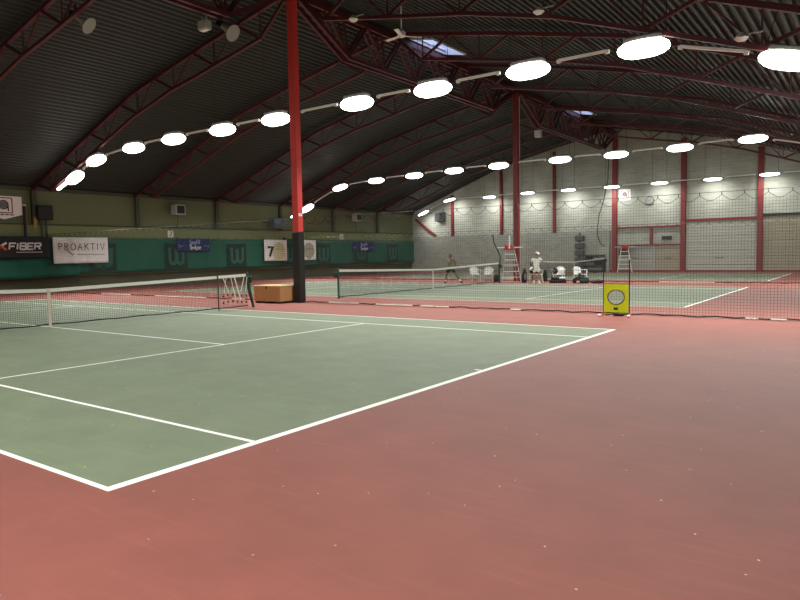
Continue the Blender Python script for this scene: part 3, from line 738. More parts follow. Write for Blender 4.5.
for R, y, dims, rn in rows:
    proto = None; wl = 3.2
    for i, (x, z) in enumerate(R):
        slope = 0
        if i == 0: slope = math.atan2(R[1][1] - z, R[1][0] - x)
        elif R[i][1] < 5.7 and i >= len(R) - 2: slope = math.atan2(z - R[i - 1][1], x - R[i - 1][0])
        elif i == 1: slope = .5 * math.atan2(z - R[0][1], x - R[0][0])
        lab = '%s glowing lamp from the olive wall, %s' % (ORD[i], rn)
        if proto is None:
            t = proto = lamp_proto(*dims, wl); t.location = (x, y, z)
        else: t = dup(proto, (x, y, z))
        t['label'] = lab; t['group'] = 'lamps, ' + rn
        t.rotation_euler = (0, -slope, 0)
        LIGHTS.append((x, y, z - dims[2] * .62 - .03, slope, dims))
        hz = roof_z(x) - z - .1                                       # wires reach the deck
        for c in t.children:
            if c.name.startswith('suspension_wire'): c.scale = (1, 1, max(.2, hz / wl))
    if y < 0: continue
    for i in range(len(R) - 1):
        a = Vector((R[i][0], y, R[i][1] + .06)); b = Vector((R[i + 1][0], y, R[i + 1][1] + .06)); d = (b - a).normalized(); Ln = (b - a).length
        if Ln < dims[0] + .6: continue
        p = a + d * (dims[0] / 2 + .25); q = b - d * (dims[0] / 2 + .25)
        if i == 5 and R is not R3: p = b - d * 2.35
        t = thing('lamp_rail', 'white rail between %s and %s lamps, %s' % (ORD[i], ORD[i + 1], rn), 'rail', (p + q) / 2, group='lamp rails, ' + rn)
        c0 = (p + q) / 2
        s = MB(); s.bar(p - c0, q - c0, .075, .06); s.build('rail_body', M['rail'], t)
        for e in (p, q):
            s = MB(); s.bar(e - c0 - d * .05 - Vector((0, 0, .03)), e - c0 + d * .05 - Vector((0, 0, .02)), .08, .08); s.build('end_cap', M['white_paint'], t)
    # short bar at the wall end of the row
    if R is not R3:
        x, z = R[0]; d = Vector((R[1][0] - x, 0, R[1][1] - z)).normalized()
        q = Vector((x, y, z + .04)) - d * (dims[0] / 2 + .1)
        s = MB(); s.bar((0, 0, 0), -d * .95, .12, .09)
        tag(s.build('end_tube', M['lamp'], loc=q), 'slim lit tube on the olive wall end, lamp %s' % rn, 'lamp')

# downward beam of every lamp
ld = {}
for x, y, z, slope, dims in LIGHTS:
    dims = dims + (y < 0, y > 40)
    if dims not in ld:
        l = bpy.data.lights.new('lamp_beam', 'AREA'); l.shape = 'RECTANGLE'; l.size = dims[0] * .8; l.size_y = dims[1] * .7
        l.energy = POWER * (.8 if y < 0 else .3 if y > 40 else 1.06); l.color = (.98, 1.0, .94); l.spread = math.radians(128); ld[dims] = l
    for tl_ in (-.62, .62):                                            # two-sided reflector: a batwing beam
        o = bpy.data.objects.new('lamp_beam', ld[dims]); COL.objects.link(o); o.location = (x, y, z); o.rotation_euler = (tl_, -slope, 0)

# ------------------------------------------------------------------ small fittings under the roof
t = thing('ceiling_fan', 'white ceiling fan hanging beside the nearer skylight', 'fan', (-8.95, 16.2, 8.93))
s = MB(); s.tube([(0, 0, .1), (0, 0, roof_z(-8.95) - 8.93)], .02, 6); s.build('rod', M['white_paint'], t)
s = MB(); s.tube([(0, 0, -.04), (0, 0, .0), (0, 0, .12), (0, 0, .22)], [.08, .14, .14, .05], 14); s.build('motor', M['white_paint'], t)
for k in range(3):
    a = 2 * PI * k / 3 + .9; s = MB()
    u = Vector((math.cos(a), math.sin(a), 0)); v = Vector((-u.y, u.x, .12))
    s.add([u * .12 - v * .05, u * .12 + v * .05, u * .72 + v * .08, u * .72 - v * .08] + [q + Vector((0, 0, .015)) for q in (u * .12 - v * .05, u * .12 + v * .05, u * .72 + v * .08, u * .72 - v * .08)],
          [(0, 3, 2, 1), (4, 5, 6, 7), (0, 1, 5, 4), (1, 2, 6, 5), (2, 3, 7, 6), (3, 0, 4, 7)]); s.build('blade', M['white_paint'], t)
for loc, lab in (((-9.1, 13.85, 8.92), 'small white fitting on red truss beside the top of the black-footed column'), ((-2.95, 13.85, 7.78), 'small white fitting on the red truss above the third lamp from the frame edge'),
                 ((1.75, 13.85, 6.18), 'small white fitting on the red truss near the last lamp of the nearest row')):
    t = thing('truss_fitting', lab, 'ceiling fitting', loc)
    s = MB(); s.tube([(0, 0, -.1), (0, 0, -.04), (0, 0, .0), (0, 0, .08)], [.08, .15, .12, .04], 14); s.build('dome', M['white_paint'], t)
    s = MB(); s.tube([(-.1, 0, .03), (.42, 0, .03)], .022, 8); s.build('pipe', M['horn'], t)
def horn(loc, d, lab):
    t = thing('horn_speaker', lab, 'loudspeaker', loc); d = Vector(d).normalized()
    s = MB(); s.tube([(0, 0, 0), d * .12, d * .3, d * .46, d * .52], [.06, .07, .11, .2, .26], 16); s.build('horn', M['horn'], t, smooth=False)
    s = MB(); s.tube([d * -.18, d * .02], .1, 12); s.build('driver', M['black'], t)
    s = MB(); s.bar((0, 0, .0), (0, 0, .35), .05); s.build('bracket', M['black'], t)
    return t
horn((-15.35, 8.42, 8.86), (.72, .4, -.6), 'pale horn loudspeaker on the truss nearest the camera')
horn((-12.1, 11.2, 8.62), (.75, .12, -.5), 'pale horn loudspeaker beside the white floodlight under the ridge')
t = thing('floodlight', 'white box floodlight beside the horn loudspeaker under the ridge', 'floodlight', (-12.15, 10.6, 8.5))
s = MB(); s.bbox(-.2, .2, -.12, .12, -.14, .12, .03); s.build('housing', M['grey_box'], t)
s = MB(); s.box(-.16, .16, -.08, .08, -.16, -.14); s.build('lens', M['white_paint'], t)
for q in (-.1, .1):
    s = MB(); s.bar((q, 0, .12), (q, 0, .24), .03); s.build('bracket', M['grey_box'], t)
s = MB(); s.bbox(-.2, .2, -.15, .15, -.2, .2, .03); tag(s.build('junction_box', M['grey_box'], loc=(-12.1, 34.3, 8.5)), 'small pale box hanging under the far ridge truss', 'box')

# ------------------------------------------------------------------ tennis nets
def net_height(y, y0):
    c = y0 + 5.485; k = abs(y - c) / 6.4; return .914 + (1.07 - .914) * min(1, k)
def tennis_net(y0, lab, post_mat, yend=11.884, lean=0.):
    ya, yb_ = y0 - .914, y0 + yend; L0 = (CX, y0 + 5.485, 0)
    t = thing('tennis_net', lab, 'net', L0); o = lambda y: y - L0[1]
    n = MB(); st = .05; k = int((yb_ - ya) / st)
    for i in range(k + 1):
        y = ya + (yb_ - ya) * i / k
        n.thread([(0, o(y), .05), (.012 * math.sin(y * 3), o(y), net_height(y, y0) * .5), (0, o(y), net_height(y, y0))], .0034)
    for j in range(20):
        f = j / 19
        n.thread([(0, o(y), .05 + (net_height(y, y0) - .05) * f) for y in (ya, (ya + y0 + 5.485) / 2, y0 + 5.485, (yb_ + y0 + 5.485) / 2, yb_)], .0034)
    n.build('netting', M['net'], t)
    b = MB(); Y = [ya, y0 + 2.3, y0 + 5.485, y0 + 8.7, yb_]
    for a, c in zip(Y, Y[1:]): b.bar((0, o(a), net_height(a, y0) - .035), (0, o(c), net_height(c, y0) - .035), .02, .085)
    b.build('headband', M['tape'], t)
    b = MB(); b.tube([(0, o(ya + (yb_ - ya) * i / 48), .05 + .018 * math.sin(i * .7) ** 2) for i in range(49)], .017, 6); b.build('bottom_cord', M['net'], t)
    b = MB(); b.bar((.014, 0, 0), (.014, 0, .92), .012, .07, (0, 1, 0)); b.bar((0, 0, .86), (0, 0, .93), .05, .08); b.build('centre_strap', M['strap'], t)
    for y in (ya, yb_):
        ln = lean if y == yb_ else 0
        b = MB(); b.tube([(0, o(y) + ln, 0), (0, o(y), 1.1)], .042, 12); b.ell((0, o(y), 1.1), .045, .045, .03, 10, 4); p = b.build('post', post_mat, t)
        s = MB(); s.bbox(-.07, .07, o(y) - .12 * (1 if y == ya else -1) - .06, o(y) - .12 * (1 if y == ya else -1) + .06, .78, .98, .02); s.build('winder', M['black'], p)
    return t, o
tA, oA = tennis_net(0, 'tennis net of the nearest court, running out of the frame', M['green_post'], 11.66, .24)
tB, oB = tennis_net(D, 'tennis net of the middle court beyond the black-footed column', M['green_post'])
tC, oC = tennis_net(2 * D, 'far tennis net in front of the grey block wall', M['dark_post'], 11.6)
for y in (.46, 10.51):
    s = MB(); s.tube([(.03, oA(y), 0), (.03, oA(y), 1.06)], .02, 8); s.build('singles_stick', M['frame_dark'], tA)
s = MB(); s.tube([(.03, oA(11.62), 1.0), (.06, oA(11.66), .5), (.05, oA(11.8), .12)], .016, 6); s.build('net_edge_cord', M['black'], tA)
for k, (a, b, wd) in enumerate(((10.68, 10.88, .02), (10.8, 10.7, .012), (10.98, 11.15, .018), (11.12, 11.35, .035), (11.5, 11.36, .02), (11.62, 11.55, .018))):
    s = MB(); s.bar((.06, oA(a), .98), (.06, oA(b), .98 - (.72 if k in (2, 3) else .45)), .012, wd, (0, 1, 0)); s.build('loose_strap', M['tape'], tA)
for j in range(6):
    for z in (.22, .42):
        s = MB(); s.ell((.07, oA(10.66 + .18 * j), z + .03 * math.sin(j)), .02, .028, .035, 8, 5); s.build('toggle', M['black'], tA)

# ------------------------------------------------------------------ dividing nets between the courts
def divider(x0, x1, y, lab, top=2.84, sag=.14, cell=.066, r=.0025, pitch=.465, tape=(), sx=.9):
    L0 = ((x0 + x1) / 2, y, 0); t = thing('divider_net', lab, 'net', L0); o = lambda x: x - L0[0]
    def h(x):
        f = ((x - x0) / pitch) % 1.0
        return top - sag * math.sin(PI * f)
    n = MB(); k = int((x1 - x0) / cell)
    for i in range(k + 1):
        x = x0 + (x1 - x0) * i / k
        n.thread([(o(x), .03 * math.sin(x * 1.1), .05), (o(x), .015 * math.sin(x * 2.3), 1.4), (o(x), 0, h(x))], r)
    m = int((top - sag - .05) / cell)
    for j in range(m + 1):
        z = .05 + j * cell
        n.thread([(o(x0 + (x1 - x0) * i / 60), .03 * math.sin((x0 + (x1 - x0) * i / 60) * 1.1) * max(0, 1 - z / 1.4), z) for i in range(61)], r)
    n.build('netting', M['divider'], t)
    b = MB(); k = int((x1 - x0) / pitch * 8)
    b.tube([(o(x0 + (x1 - x0) * i / k), 0, h(x0 + (x1 - x0) * i / k)) for i in range(k + 1)], .0055, 5); b.build('scalloped_edge', M['divider'], t)
    b = MB(); b.tube([(o(x0), 0, top + .05), (o(x1), 0, top + .05)], .007, 5); b.build('cable', M['wire'], t)
    k = int((x1 - x0) / pitch)
    b = MB()
    for i in range(k + 1): b.bar((o(x0 + i * pitch), 0, top - .02), (o(x0 + i * pitch), 0, top + .06), .015)
    hk = b.build('hooks', M['net'], t); hk['kind'] = 'stuff'
    b = MB(); b.tube([(o(x0 + (x1 - x0) * i / 90), .05 * math.sin(i * .9), .035 + .012 * math.sin(i * 1.7)) for i in range(91)], .016, 6); b.build('bottom_rope', M['net'], t)
    if tape:
        for a, c in tape:
            b = MB(); b.tube([(o(a + (c - a) * i / 8), -.06 + .02 * math.sin(i * 2), .035) for i in range(9)], .02, 6); b.build('white_tape', M['tape'], t)
    return t
divider(-11.66, 6.55, 14.12, 'tall dividing net from the black-footed column past the yellow target', tape=((-10.6, -9.3), (-8.6, -7.2), (-6.9, -5.9), (-3.9, -3.6), (1.9, 2.15), (2.4, 2.7)))
divider(XL + .9, -12.06, 14.12, 'tall dividing net between green curtain and the black-footed column', tape=((-24.5, -22.2), (-20.4, -17.0), (-15.5, -14.8)))
divider(-11.5, 6.55, 31.25, 'dividing net behind the middle court, from the second column onward', top=2.8, tape=((-4.4, -1.9),))
divider(XL + .9, -12.25, 31.25, 'dividing net behind the middle court, between curtain and second column', top=2.8)
s = MB(); s.tube([(-12.5, 29.3, 2.55), (-12.42, 29.3, 2.1), (-12.2, 29.3, 1.7), (-12.05, 29.3, 1.35), (-12.1, 29.3, .8), (-12.1, 29.3, .02)], .03, 6)
tag(s.build('hanging_rope', M['black']), 'black kinked rope standing beside the umpire chair at the middle net', 'rope')

# ------------------------------------------------------------------ plywood box
t = thing('storage_box', 'plywood storage box beside the black foot of the tall column', 'box', (-12.73, 13.62, 0))
s = MB(); s.bbox(-.64, .64, -.36, .36, .06, .57, .008); s.build('body', M['plywood'], t)
s = MB(); s.bbox(-.66, .66, -.38, .38, .57, .61, .008); s.build('lid', M['plywood_top'], t)
s = MB(); s.box(.642, .65, -.34, .22, .08, .56); s.build('side_panel', M['plywood_side'], t)
for x in (-.55, 0, .55):
    s = MB(); s.box(x - .06, x + .06, -.33, .33, 0, .06); s.build('runner', M['black'], t)
s = MB(); s.box(-.02, .02, -.385, -.36, .5, .6); s.build('hasp', M['black'], t)

# ------------------------------------------------------------------ yellow target net
t = thing('target_net', 'yellow target sheet with round netted hole on black poles', 'training target', (-.86, 13.62, 0), .03)
W_, Z0, Z1 = .295, .10, .79; cz = .47; rx, rz = .2, .18
m = MB(); N = 32; rect = []
for i in range(N):
    a = 2 * PI * i / N; ca, sa = math.cos(a), math.sin(a); k = 1 / max(abs(ca), abs(sa))
    rect.append((max(-1, min(1, ca * k)) * W_, (Z1 + Z0) / 2 + max(-1, min(1, sa * k)) * (Z1 - Z0) / 2))
for d in (0,):
    for q in range(5):
        f = q / 4
        for i in range(N):
            a = 2 * PI * i / N
            x = rect[i][0] * (1 - f) + rx * math.cos(a) * f; z = rect[i][1] * (1 - f) + (cz + rz * math.sin(a)) * f
            m.v.append((x, d - .012 * math.sin(f * PI) * (.5 + .5 * math.cos(4 * a)), z))
for s_ in (0,):
    for q in range(4):
        for i in range(N):
            j = (i + 1) % N; b = s_ * 5 * N; f = (b + q * N + i, b + q * N + j, b + (q + 1) * N + j, b + (q + 1) * N + i)
            m.f.append(f if s_ == 0 else f[::-1]); m.mi.append(0)
m.build('sheet', M['yellow'], t)
m = MB(); m.tube([(rx * math.cos(2 * PI * i / 32), -.004, cz + rz * math.sin(2 * PI * i / 32)) for i in range(33)], .011, 6); m.build('hole_rim', M['black'], t)
m = MB()
for k in range(-7, 8):
    q = k / 7.6; hx = rx * math.sqrt(1 - q * q); hz = rz * math.sqrt(1 - q * q)
    m.thread([(-hx, .005, cz + q * rz), (0, .02, cz + q * rz), (hx, .005, cz + q * rz)], .003); m.thread([(q * rx, .005, cz - hz), (q * rx, .02, cz), (q * rx, .005, cz + hz)], .003)
m.build('hole_netting', M['grey_box'], t)
for x in (-.31, .31):
    m = MB(); m.tube([(x, .02, .03), (x, .02, 1.38)], .013, 8); m.build('pole', M['black'], t)
    m = MB(); m.bar((x - .0, .12, .05), (x * 1.12, -.18, .03), .04, .04); ft = m.build('foot', M['orange'], t)
    m = MB(); m.ell((x * 1.13, -.19, .035), .045, .04, .035, 10, 6); m.build('foot_cap', M['white_plastic'], ft)
m = MB(); m.bar((-.31, .02, .79), (.31, .02, .79), .016); m.bar((-.31, .02, .1), (.31, .02, .1), .016); m.build('crossbar', M['black'], t)
m = MB(); m.box(-.05, .05, -.02, -.008, .16, .22); m.build('tag', M['black'], t)
s = MB(); s.ell((0, 0, .05), .13, .09, .05, 12, 6); s.ell((.1, .02, .04), .08, .07, .04, 10, 6); s.tube([(-.1, 0, .05), (-.22, -.03, .02), (-.3, .02, .02)], .015, 6)
tag(s.build('net_bag', M['black'], loc=(-.88, 13.78, 0)), 'crumpled black bag on the floor under the yellow target', 'bag')

# ------------------------------------------------------------------ chairs and umpire chairs (picture-facing turn FA: local -y looks to the camera)
FA = math.radians(35.8)
def plastic_chair(lab, loc, rz):
    t = thing('plastic_chair', lab, 'chair', loc, rz, 'white plastic chairs by the middle net')
    s = MB(); s.bbox(-.24, .24, -.23, .22, .40, .44, .02); s.build('seat', M['white_plastic'], t)
    s = MB(); m_ = 8; vs = []; fs = []
    for j in range(5):
        f = j / 4; w_ = .24 - .03 * f * f
        for i in range(m_ + 1):
            u = -1 + 2 * i / m_; vs.append((u * w_, .22 + .1 * f - .05 * u * u, .44 + .38 * f - .05 * u * u * f)); 
    k = len(vs); vs += [(x, y + .02, z) for x, y, z in vs]
    for j in range(4):
        for i in range(m_):
            a = j * (m_ + 1) + i; fs += [(a, a + 1, a + m_ + 2, a + m_ + 1), (k + a, k + a + m_ + 1, k + a + m_ + 2, k + a + 1)]
    s.add(vs, fs); s.build('backrest', M['white_plastic'], t)
    for x, y in ((-1, -1), (1, -1), (1, 1), (-1, 1)):
        s = MB(); s.bar((x * .22, y * .2, .41), (x * .26, y * .25, 0), .055, .04); s.build('leg', M['white_plastic'], t)
    for x in (-1, 1):
        s = MB(); s.bar((x * .26, -.2, .41), (x * .27, -.2, .64), .04); s.bar((x * .27, -.22, .64), (x * .25, .28, .66), .05, .03); s.build('armrest', M['white_plastic'], t)
    return t
pc = plastic_chair('white plastic chair nearest the running player, first of the pair', (-13.75, 29.6, 0), FA + .15)
cpos = [((-13.02, 29.75, 0), 'white plastic chair of the pair, nearer the middle net post'), ((-10.3, 29.95, 0), 'white plastic chair behind the white-clad player, loaded with a black jacket'),
        ((-9.1, 30.1, 0), 'white plastic chair with towel and black bag, right beside the white-clad player'), ((-8.05, 30.3, 0), 'empty white plastic chair behind the dark green bag')]
for i, (p_, lab) in enumerate(cpos): dup(pc, p_, FA + (-.2, .3, -.5, .4)[i], lab)

def umpire_chair(lab, loc, rz, seat_mat, pole, tube='alu'):
    t = thing('umpire_chair', lab, 'umpire chair', loc, rz); t.scale = (1, 1, .95)
    for x in (-1, 1):
        s = MB(); s.tube([(x * .24, -.2, 1.8), (x * .5, -.75, 0)], .025, 8); s.build('leg', M[tube], t)
        s = MB(); s.tube([(x * .24, .2, 1.8), (x * .5, .5, 0)], .025, 8); s.build('leg', M[tube], t)
        s = MB(); s.tube([(x * .30, -.33, 1.4), (x * .3, .27, 1.4)], .015, 6); s.tube([(x * .44, -.62, .45), (x * .44, .44, .45)], .015, 6); s.build('side_brace', M[tube], t)
    for k in range(5):
        z = .3 + .32 * k; f = (1.8 - z) / 1.8; s = MB(); xx = .24 + .26 * f
        s.bar((-xx, -.2 - .55 * f, z), (xx, -.2 - .55 * f, z), .06, .05); s.build('rung', M['white_paint'], t)
    s = MB(); s.bbox(-.45, .45, -.6, -.1, .98, 1.02, .01); s.build('footboard', M[tube], t)
    s = MB(); s.bbox(-.26, .26, -.25, .25, 1.8, 1.86, .02); s.build('seat', seat_mat, t)
    s = MB(); s.bbox(-.2, .2, .2, .26, 1.86, 2.1, .05); s.bbox(-.29, -.25, -.16, .24, 1.86, 1.94, .015); s.bbox(.25, .29, -.16, .24, 1.86, 1.94, .015); s.build('backrest', seat_mat, t)
    for x in (-1, 1):
        s = MB(); s.bbox(x * .48 - .2, x * .48 + .2, -.25, .1, 1.92, 1.98, .01); s.build('side_table', M['white_paint'], t)
    if not pole:
        s = MB(); s.box(-.42, .34, .24, .27, 1.3, 1.8); s.build('back_board', M['brown_board'], t)
    if pole:
        s = MB(); s.tube([(.02, .1, 1.9), (.02, .1, 2.62)], .045, 10); s.build('parasol_tube', M['white_paint'], t)
    return t
umpire_chair('tall umpire chair with red seat and white tube, before the second column', (-11.75, 29.75, 0), FA, M['seat_red'], True)
umpire_chair('far umpire chair with red seat and white rungs by the block wall', (-10.75, 46.35, 0), FA - .3, M['seat_red'], False, 'white_paint')

# ------------------------------------------------------------------ bags and cloths
def lump(mb, c, rx, ry, rz, seed, n=16, m=9, flat=.0):
    rnd = random.Random(seed); ph = [rnd.uniform(0, 6.28) for _ in range(6)]; i0 = len(mb.v); mb.ell((0, 0, 0), 1, 1, 1, n, m)
    for i in range(i0, len(mb.v)):
        x, y, z = mb.v[i]; k = 1 + .12 * math.sin(3 * x + ph[0]) * math.cos(2 * y + ph[1]) + .08 * math.sin(5 * y + ph[2] + 3 * z)
        z = max(z, -.75)
        mb.v[i] = (c[0] + x * rx * k, c[1] + y * ry * k, c[2] + z * rz * k)
    return mb
def mound(mb, parts, seed):
    rnd = random.Random(seed)
    for (x, y, rx, ry, rz, lean) in parts:
        i0 = len(mb.v); mb.ell((0, 0, 0), 1, 1, 1, 18, 12); p1, p2 = rnd.uniform(0, 6), rnd.uniform(0, 6)
        for i in range(i0, len(mb.v)):
            a, b, c = mb.v[i]; e = .7
            a, b, c = [math.copysign(abs(v) ** e, v) for v in (a, b, c)]
            k = 1 + .10 * math.sin(4 * a + p1) + .08 * math.sin(6 * c + 3 * b + p2)
            mb.v[i] = (x + a * rx * k + lean * max(c, 0), y + b * ry * k, max(0.0, (c + .85) * rz * k))
    return mb
t = thing('backpack', 'black backpack with grey front panel leaning beside the umpire chair', 'bag', (-10.72, 29.42, 0), FA)
s = MB(); mound(s, [(0, .03, .16, .13, .3, .03), (-.02, .04, .12, .1, .36, .06)], 3); s.build('body', M['bag_black'], t, smooth=True)
s = MB(); lump(s, (.03, -.12, .3), .07, .03, .17, 5); s.build('front_panel', M['bag_grey'], t, smooth=True)
s = MB(); s.tube([(-.08, .1, .62), (-.1, .1, .72), (.05, .1, .74), (.06, .1, .62)], .018, 6); s.build('handle', M['bag_black'], t)
s = MB(); lump(s, (0, 0, .13), .27, .2, .16, 7); s.v = [(x, y, max(z, .005)) for x, y, z in s.v]; tag(s.build('jacket', M['cloth_black'], loc=(-10.36, 29.9, .442)), 'black jacket heaped on chair beside the standing backpack', 'jacket')
s = MB(); lump(s, (0, 0, .3), .13, .09, .34, 9); s.v = [(x, y, max(z, .0)) for x, y, z in s.v]; tag(s.build('racket_bag', M['bag_green'], loc=(-10.02, 30.45, .0)), 'dark upright bag behind the white-clad player', 'bag')
s = MB(); lump(s, (0, 0, .14), .15, .15, .17, 11); s.v = [(x, y, max(z, .005)) for x, y, z in s.v]; tag(s.build('shoulder_bag', M['bag_black'], loc=(-9.28, 29.98, .442)), 'black bag on chair right beside the white-clad player', 'bag')
s = MB(); lump(s, (0, 0, .14), .12, .12, .18, 13); s.v = [(x, y, max(z, .005)) for x, y, z in s.v]; tag(s.build('towel', M['cloth_white'], loc=(-8.98, 30.15, .442)), 'white towel heaped on chair next to a black bag', 'towel')
t = thing('kit_bag', 'long black kit bag lying right of the white-clad player', 'bag', (-8.9, 29.5, 0), FA)
s = MB(); mound(s, [(0, 0, .42, .15, .10, 0), (-.14, .02, .2, .12, .17, -.05), (.2, 0, .13, .1, .13, .06)], 15); s.build('body', M['bag_black'], t, smooth=True)
s = MB(); s.tube([(-.2, 0, .27), (-.15, -.05, .38), (.1, -.05, .38), (.15, 0, .26)], .014, 6); s.build('strap', M['bag_grey'], t)
s = MB(); lump(s, (0, 0, .05), .17, .1, .06, 17); s.v = [(x, y, max(z, .0)) for x, y, z in s.v]; tag(s.build('towel', M['cloth_white'], loc=(-8.72, 29.62, .2)), 'white towel draped over the long black kit bag', 'towel')
t = thing('kit_bag', 'dark green and black kit bag lying right of the far chairs', 'bag', (-7.75, 29.6, 0), FA)
s = MB(); mound(s, [(0, 0, .4, .17, .11, 0), (.05, .03, .16, .13, .24, -.05), (.25, 0, .14, .11, .15, .05)], 19); s.build('body', M['bag_green'], t, smooth=True)
s = MB(); mound(s, [(-.24, -.05, .17, .16, .16, .02), (-.1, -.1, .1, .1, .12, 0)], 21); s.build('pocket', M['bag_black'], t, smooth=True)
s = MB(); s.tube([(-.1, 0, .42), (.05, 0, .5), (.2, 0, .4)], .016, 6); s.build('strap', M['bag_black'], t)
s = MB(); s.ell((0, 0, .07), .09, .06, .07, 12, 6); tag(s.build('shoe_pouch', mat('peach_cloth', (214, 160, 140), .7), loc=(-7.75, 29.22, 0)), 'small peach coloured pouch before the dark green kit bag', 'pouch')
s = MB(); lump(s, (0, 0, .08), .36, .13, .1, 23); s.v = [(x, y, max(z, .0)) for x, y, z in s.v]; tag(s.build('racket_cover', M['bag_maroon'], loc=(-7.0, 29.75, 0)), 'flat maroon racket cover lying past the green kit bag', 'bag')
bpy.data.objects['racket_cover'].rotation_euler.z = FA
t = thing('shoulder_bag', 'black bag on the floor between chair pair and middle net post', 'bag', (-12.55, 29.8, 0), FA)
s = MB(); lump(s, (0, 0, .17), .17, .14, .2, 25); s.v = [(x, y, max(z, .0)) for x, y, z in s.v]; s.build('body', M['bag_black'], t, smooth=True)
s = MB(); s.tube([(-.1, 0, .33), (0, -.03, .46), (.1, 0, .33)], .014, 6); s.build('strap', M['bag_black'], t)

# ------------------------------------------------------------------ people
def skin_mesh(name, chains, material, parent, sub=1):
    """chains: list of (points with radii [(x,y,z,r)...], link) grown by a Skin modifier; link = (chain, index) of the vertex it starts from"""
    vs = []; es = []; rad = []; start = []; roots = []
    for pts, link in chains:
        first = len(vs); start.append(first)
        prev = start[link[0]] + link[1] if link else None
        if prev is None: roots.append(first)
        for q in pts:
            vs.append(q[:3]); rad.append(q[3]); i = len(vs) - 1
            if prev is not None: es.append((prev, i))
            prev = i
    me = bpy.data.meshes.new(name); me.from_pydata(vs, es, []); me.materials.append(material)
    o = bpy.data.objects.new(name, me); COL.objects.link(o); o.parent = parent
    sk = o.modifiers.new('skin', 'SKIN'); sk.use_smooth_shade = True
    if not me.skin_vertices: me.skin_vertices.new() if hasattr(me.skin_vertices, 'new') else None
    if me.skin_vertices:
        for i, r in enumerate(rad):
            d = me.skin_vertices[0].data[i]; d.radius = (r, r); d.use_root = i in roots
    sb = o.modifiers.new('sub', 'SUBSURF'); sb.levels = sub; sb.render_levels = sub
    return o
def V(p): return Vector(p)
def mid(a, b, f=.5): return tuple(a[i] + (b[i] - a[i]) * f for i in range(3))
def person(lab, loc, rz, J, skin, shirt, shorts, shoe, sock, head_dir, cap=None, hair=None, name='person'):
    t = thing(name, lab, 'person', loc, rz)
    t.scale = (.94, .94, .94)
    pel, chest, neck, head = J['pelvis'], J['chest'], J['neck'], J['head']
    ch = [([(*pel, .125), (*mid(pel, chest), .115), (*chest, .135), (*mid(chest, neck, .7), .075), (*neck, .052), (*mid(neck, head, .35), .055)], None)]
    hands = []
    for s in ('l', 'r'):
        ch.append(([(*J['sh' + s], .06), (*J['el' + s], .042), (*J['wr' + s], .029), (*J['ha' + s], .034)], (0, 2)))
        ch.append(([(*J['hip' + s], .095), (*mid(J['hip' + s], J['kn' + s], .5), .08), (*J['kn' + s], .055), (*mid(J['kn' + s], J['an' + s], .35), .056), (*J['an' + s], .036)], (0, 0)))
    # fingers: five short chains rooted in each palm
    for s in ('l', 'r'):
        h, wq = V(J['ha' + s]), V(J['wr' + s]); d = (h - wq).normalized(); side = d.cross(V((0, 1, 0)))
        side = side.normalized() if side.length > .1 else V((1, 0, 0)); cl = side.cross(d)
        for k, ln in enumerate((.07, .08, .085, .078, .06)):
            off = side * (k - 2) * .017
            if k == 0:
                p = [h - d * .01 - side * .03, h + d * .02 - side * .055, h + d * .05 - side * .06 + cl * .02]
            else: p = [h + off, h + off + d * ln * .6, h + off + d * ln + cl * ln * .45]
            ch.append(([(*q, r) for q, r in zip(p, (.011, .010, .008))], None))
    body = skin_mesh('body', ch, skin, t, 2)
    # head with nose, ears, eyes, mouth
    f = V(head_dir).normalized(); c = V(head); rt = f.cross(V((0, 0, 1))).normalized(); up = rt.cross(f)
    m = MB(); m.ell((0, 0, 0), 1, 1, 1, 18, 12); vs = []
    for x, y, z in m.v:
        k = 1 - .22 * max(0, -z) * (1 if y < 0 else 1); vs.append(tuple(c + rt * x * .078 * k - f * y * .1 * k + up * z * .122))
    m.v = vs
    hd = m.build('head', skin, t, smooth=True)
    m = MB()
    m.tube([tuple(c + f * .094 + up * .03), tuple(c + f * .112 - up * .015), tuple(c + f * .098 - up * .028)], [.008, .015, .012], 8)
    for s in (-1, 1): m.ell(tuple(c + rt * s * .08), .018, .018, .032, 8, 6)
    m.build('nose_and_ears', skin, hd, smooth=True)
    m = MB()
    for s in (-1, 1): m.ell(tuple(c + f * .09 + rt * s * .032 + up * .012), .012, .012, .009, 8, 5)
    m.build('eyes', M['hair'], hd)
    m = MB(); m.ell(tuple(c + f * .09 - up * .055), .02, .02, .006, 8, 4); m.build('mouth', mat('lips', (140, 80, 72), .5), hd)
    if hair:
        m = MB(); m.ell((0, 0, 0), 1, 1, 1, 18, 12); vs = []
        for x, y, z in m.v: vs.append(tuple(c - f * .018 + up * .022 + rt * x * .088 - f * y * .1 + up * max(z, -.45) * .118))
        m.v = vs; m.build('hair', hair, t, smooth=True)
    if cap:
        m = MB(); m.ell((0, 0, 0), 1, 1, 1, 18, 10); vs = []
        for x, y, z in m.v: vs.append(tuple(c - f * .004 + up * .048 + rt * x * .092 - f * y * .108 + up * max(z, 0) * .088))
        m.v = vs; cp = m.build('cap', cap, t, smooth=True)
        m = MB(); q = [c + up * .05 + rt * s * .075 + f * .06 for s in (-1, 1)]; e = [c + up * .04 + rt * s * .055 + f * .17 for s in (1, -1)]
        P4 = q + e; m.add([tuple(v) for v in P4] + [tuple(v + up * .01) for v in P4], [(0, 3, 2, 1), (4, 5, 6, 7), (0, 1, 5, 4), (1, 2, 6, 5), (2, 3, 7, 6), (3, 0, 4, 7)]); m.build('peak', cap, cp)
    # clothes follow the body
    sc = [([(pel[0], pel[1], pel[2] - .12, .165), (*pel, .155), (*mid(pel, chest), .146), (*chest, .158), (*mid(chest, neck, .6), .092)], None)]
    for s in ('l', 'r'): sc.append(([(*J['sh' + s], .078), (*mid(J['sh' + s], J['el' + s], .75), .066)], (0, 2)))
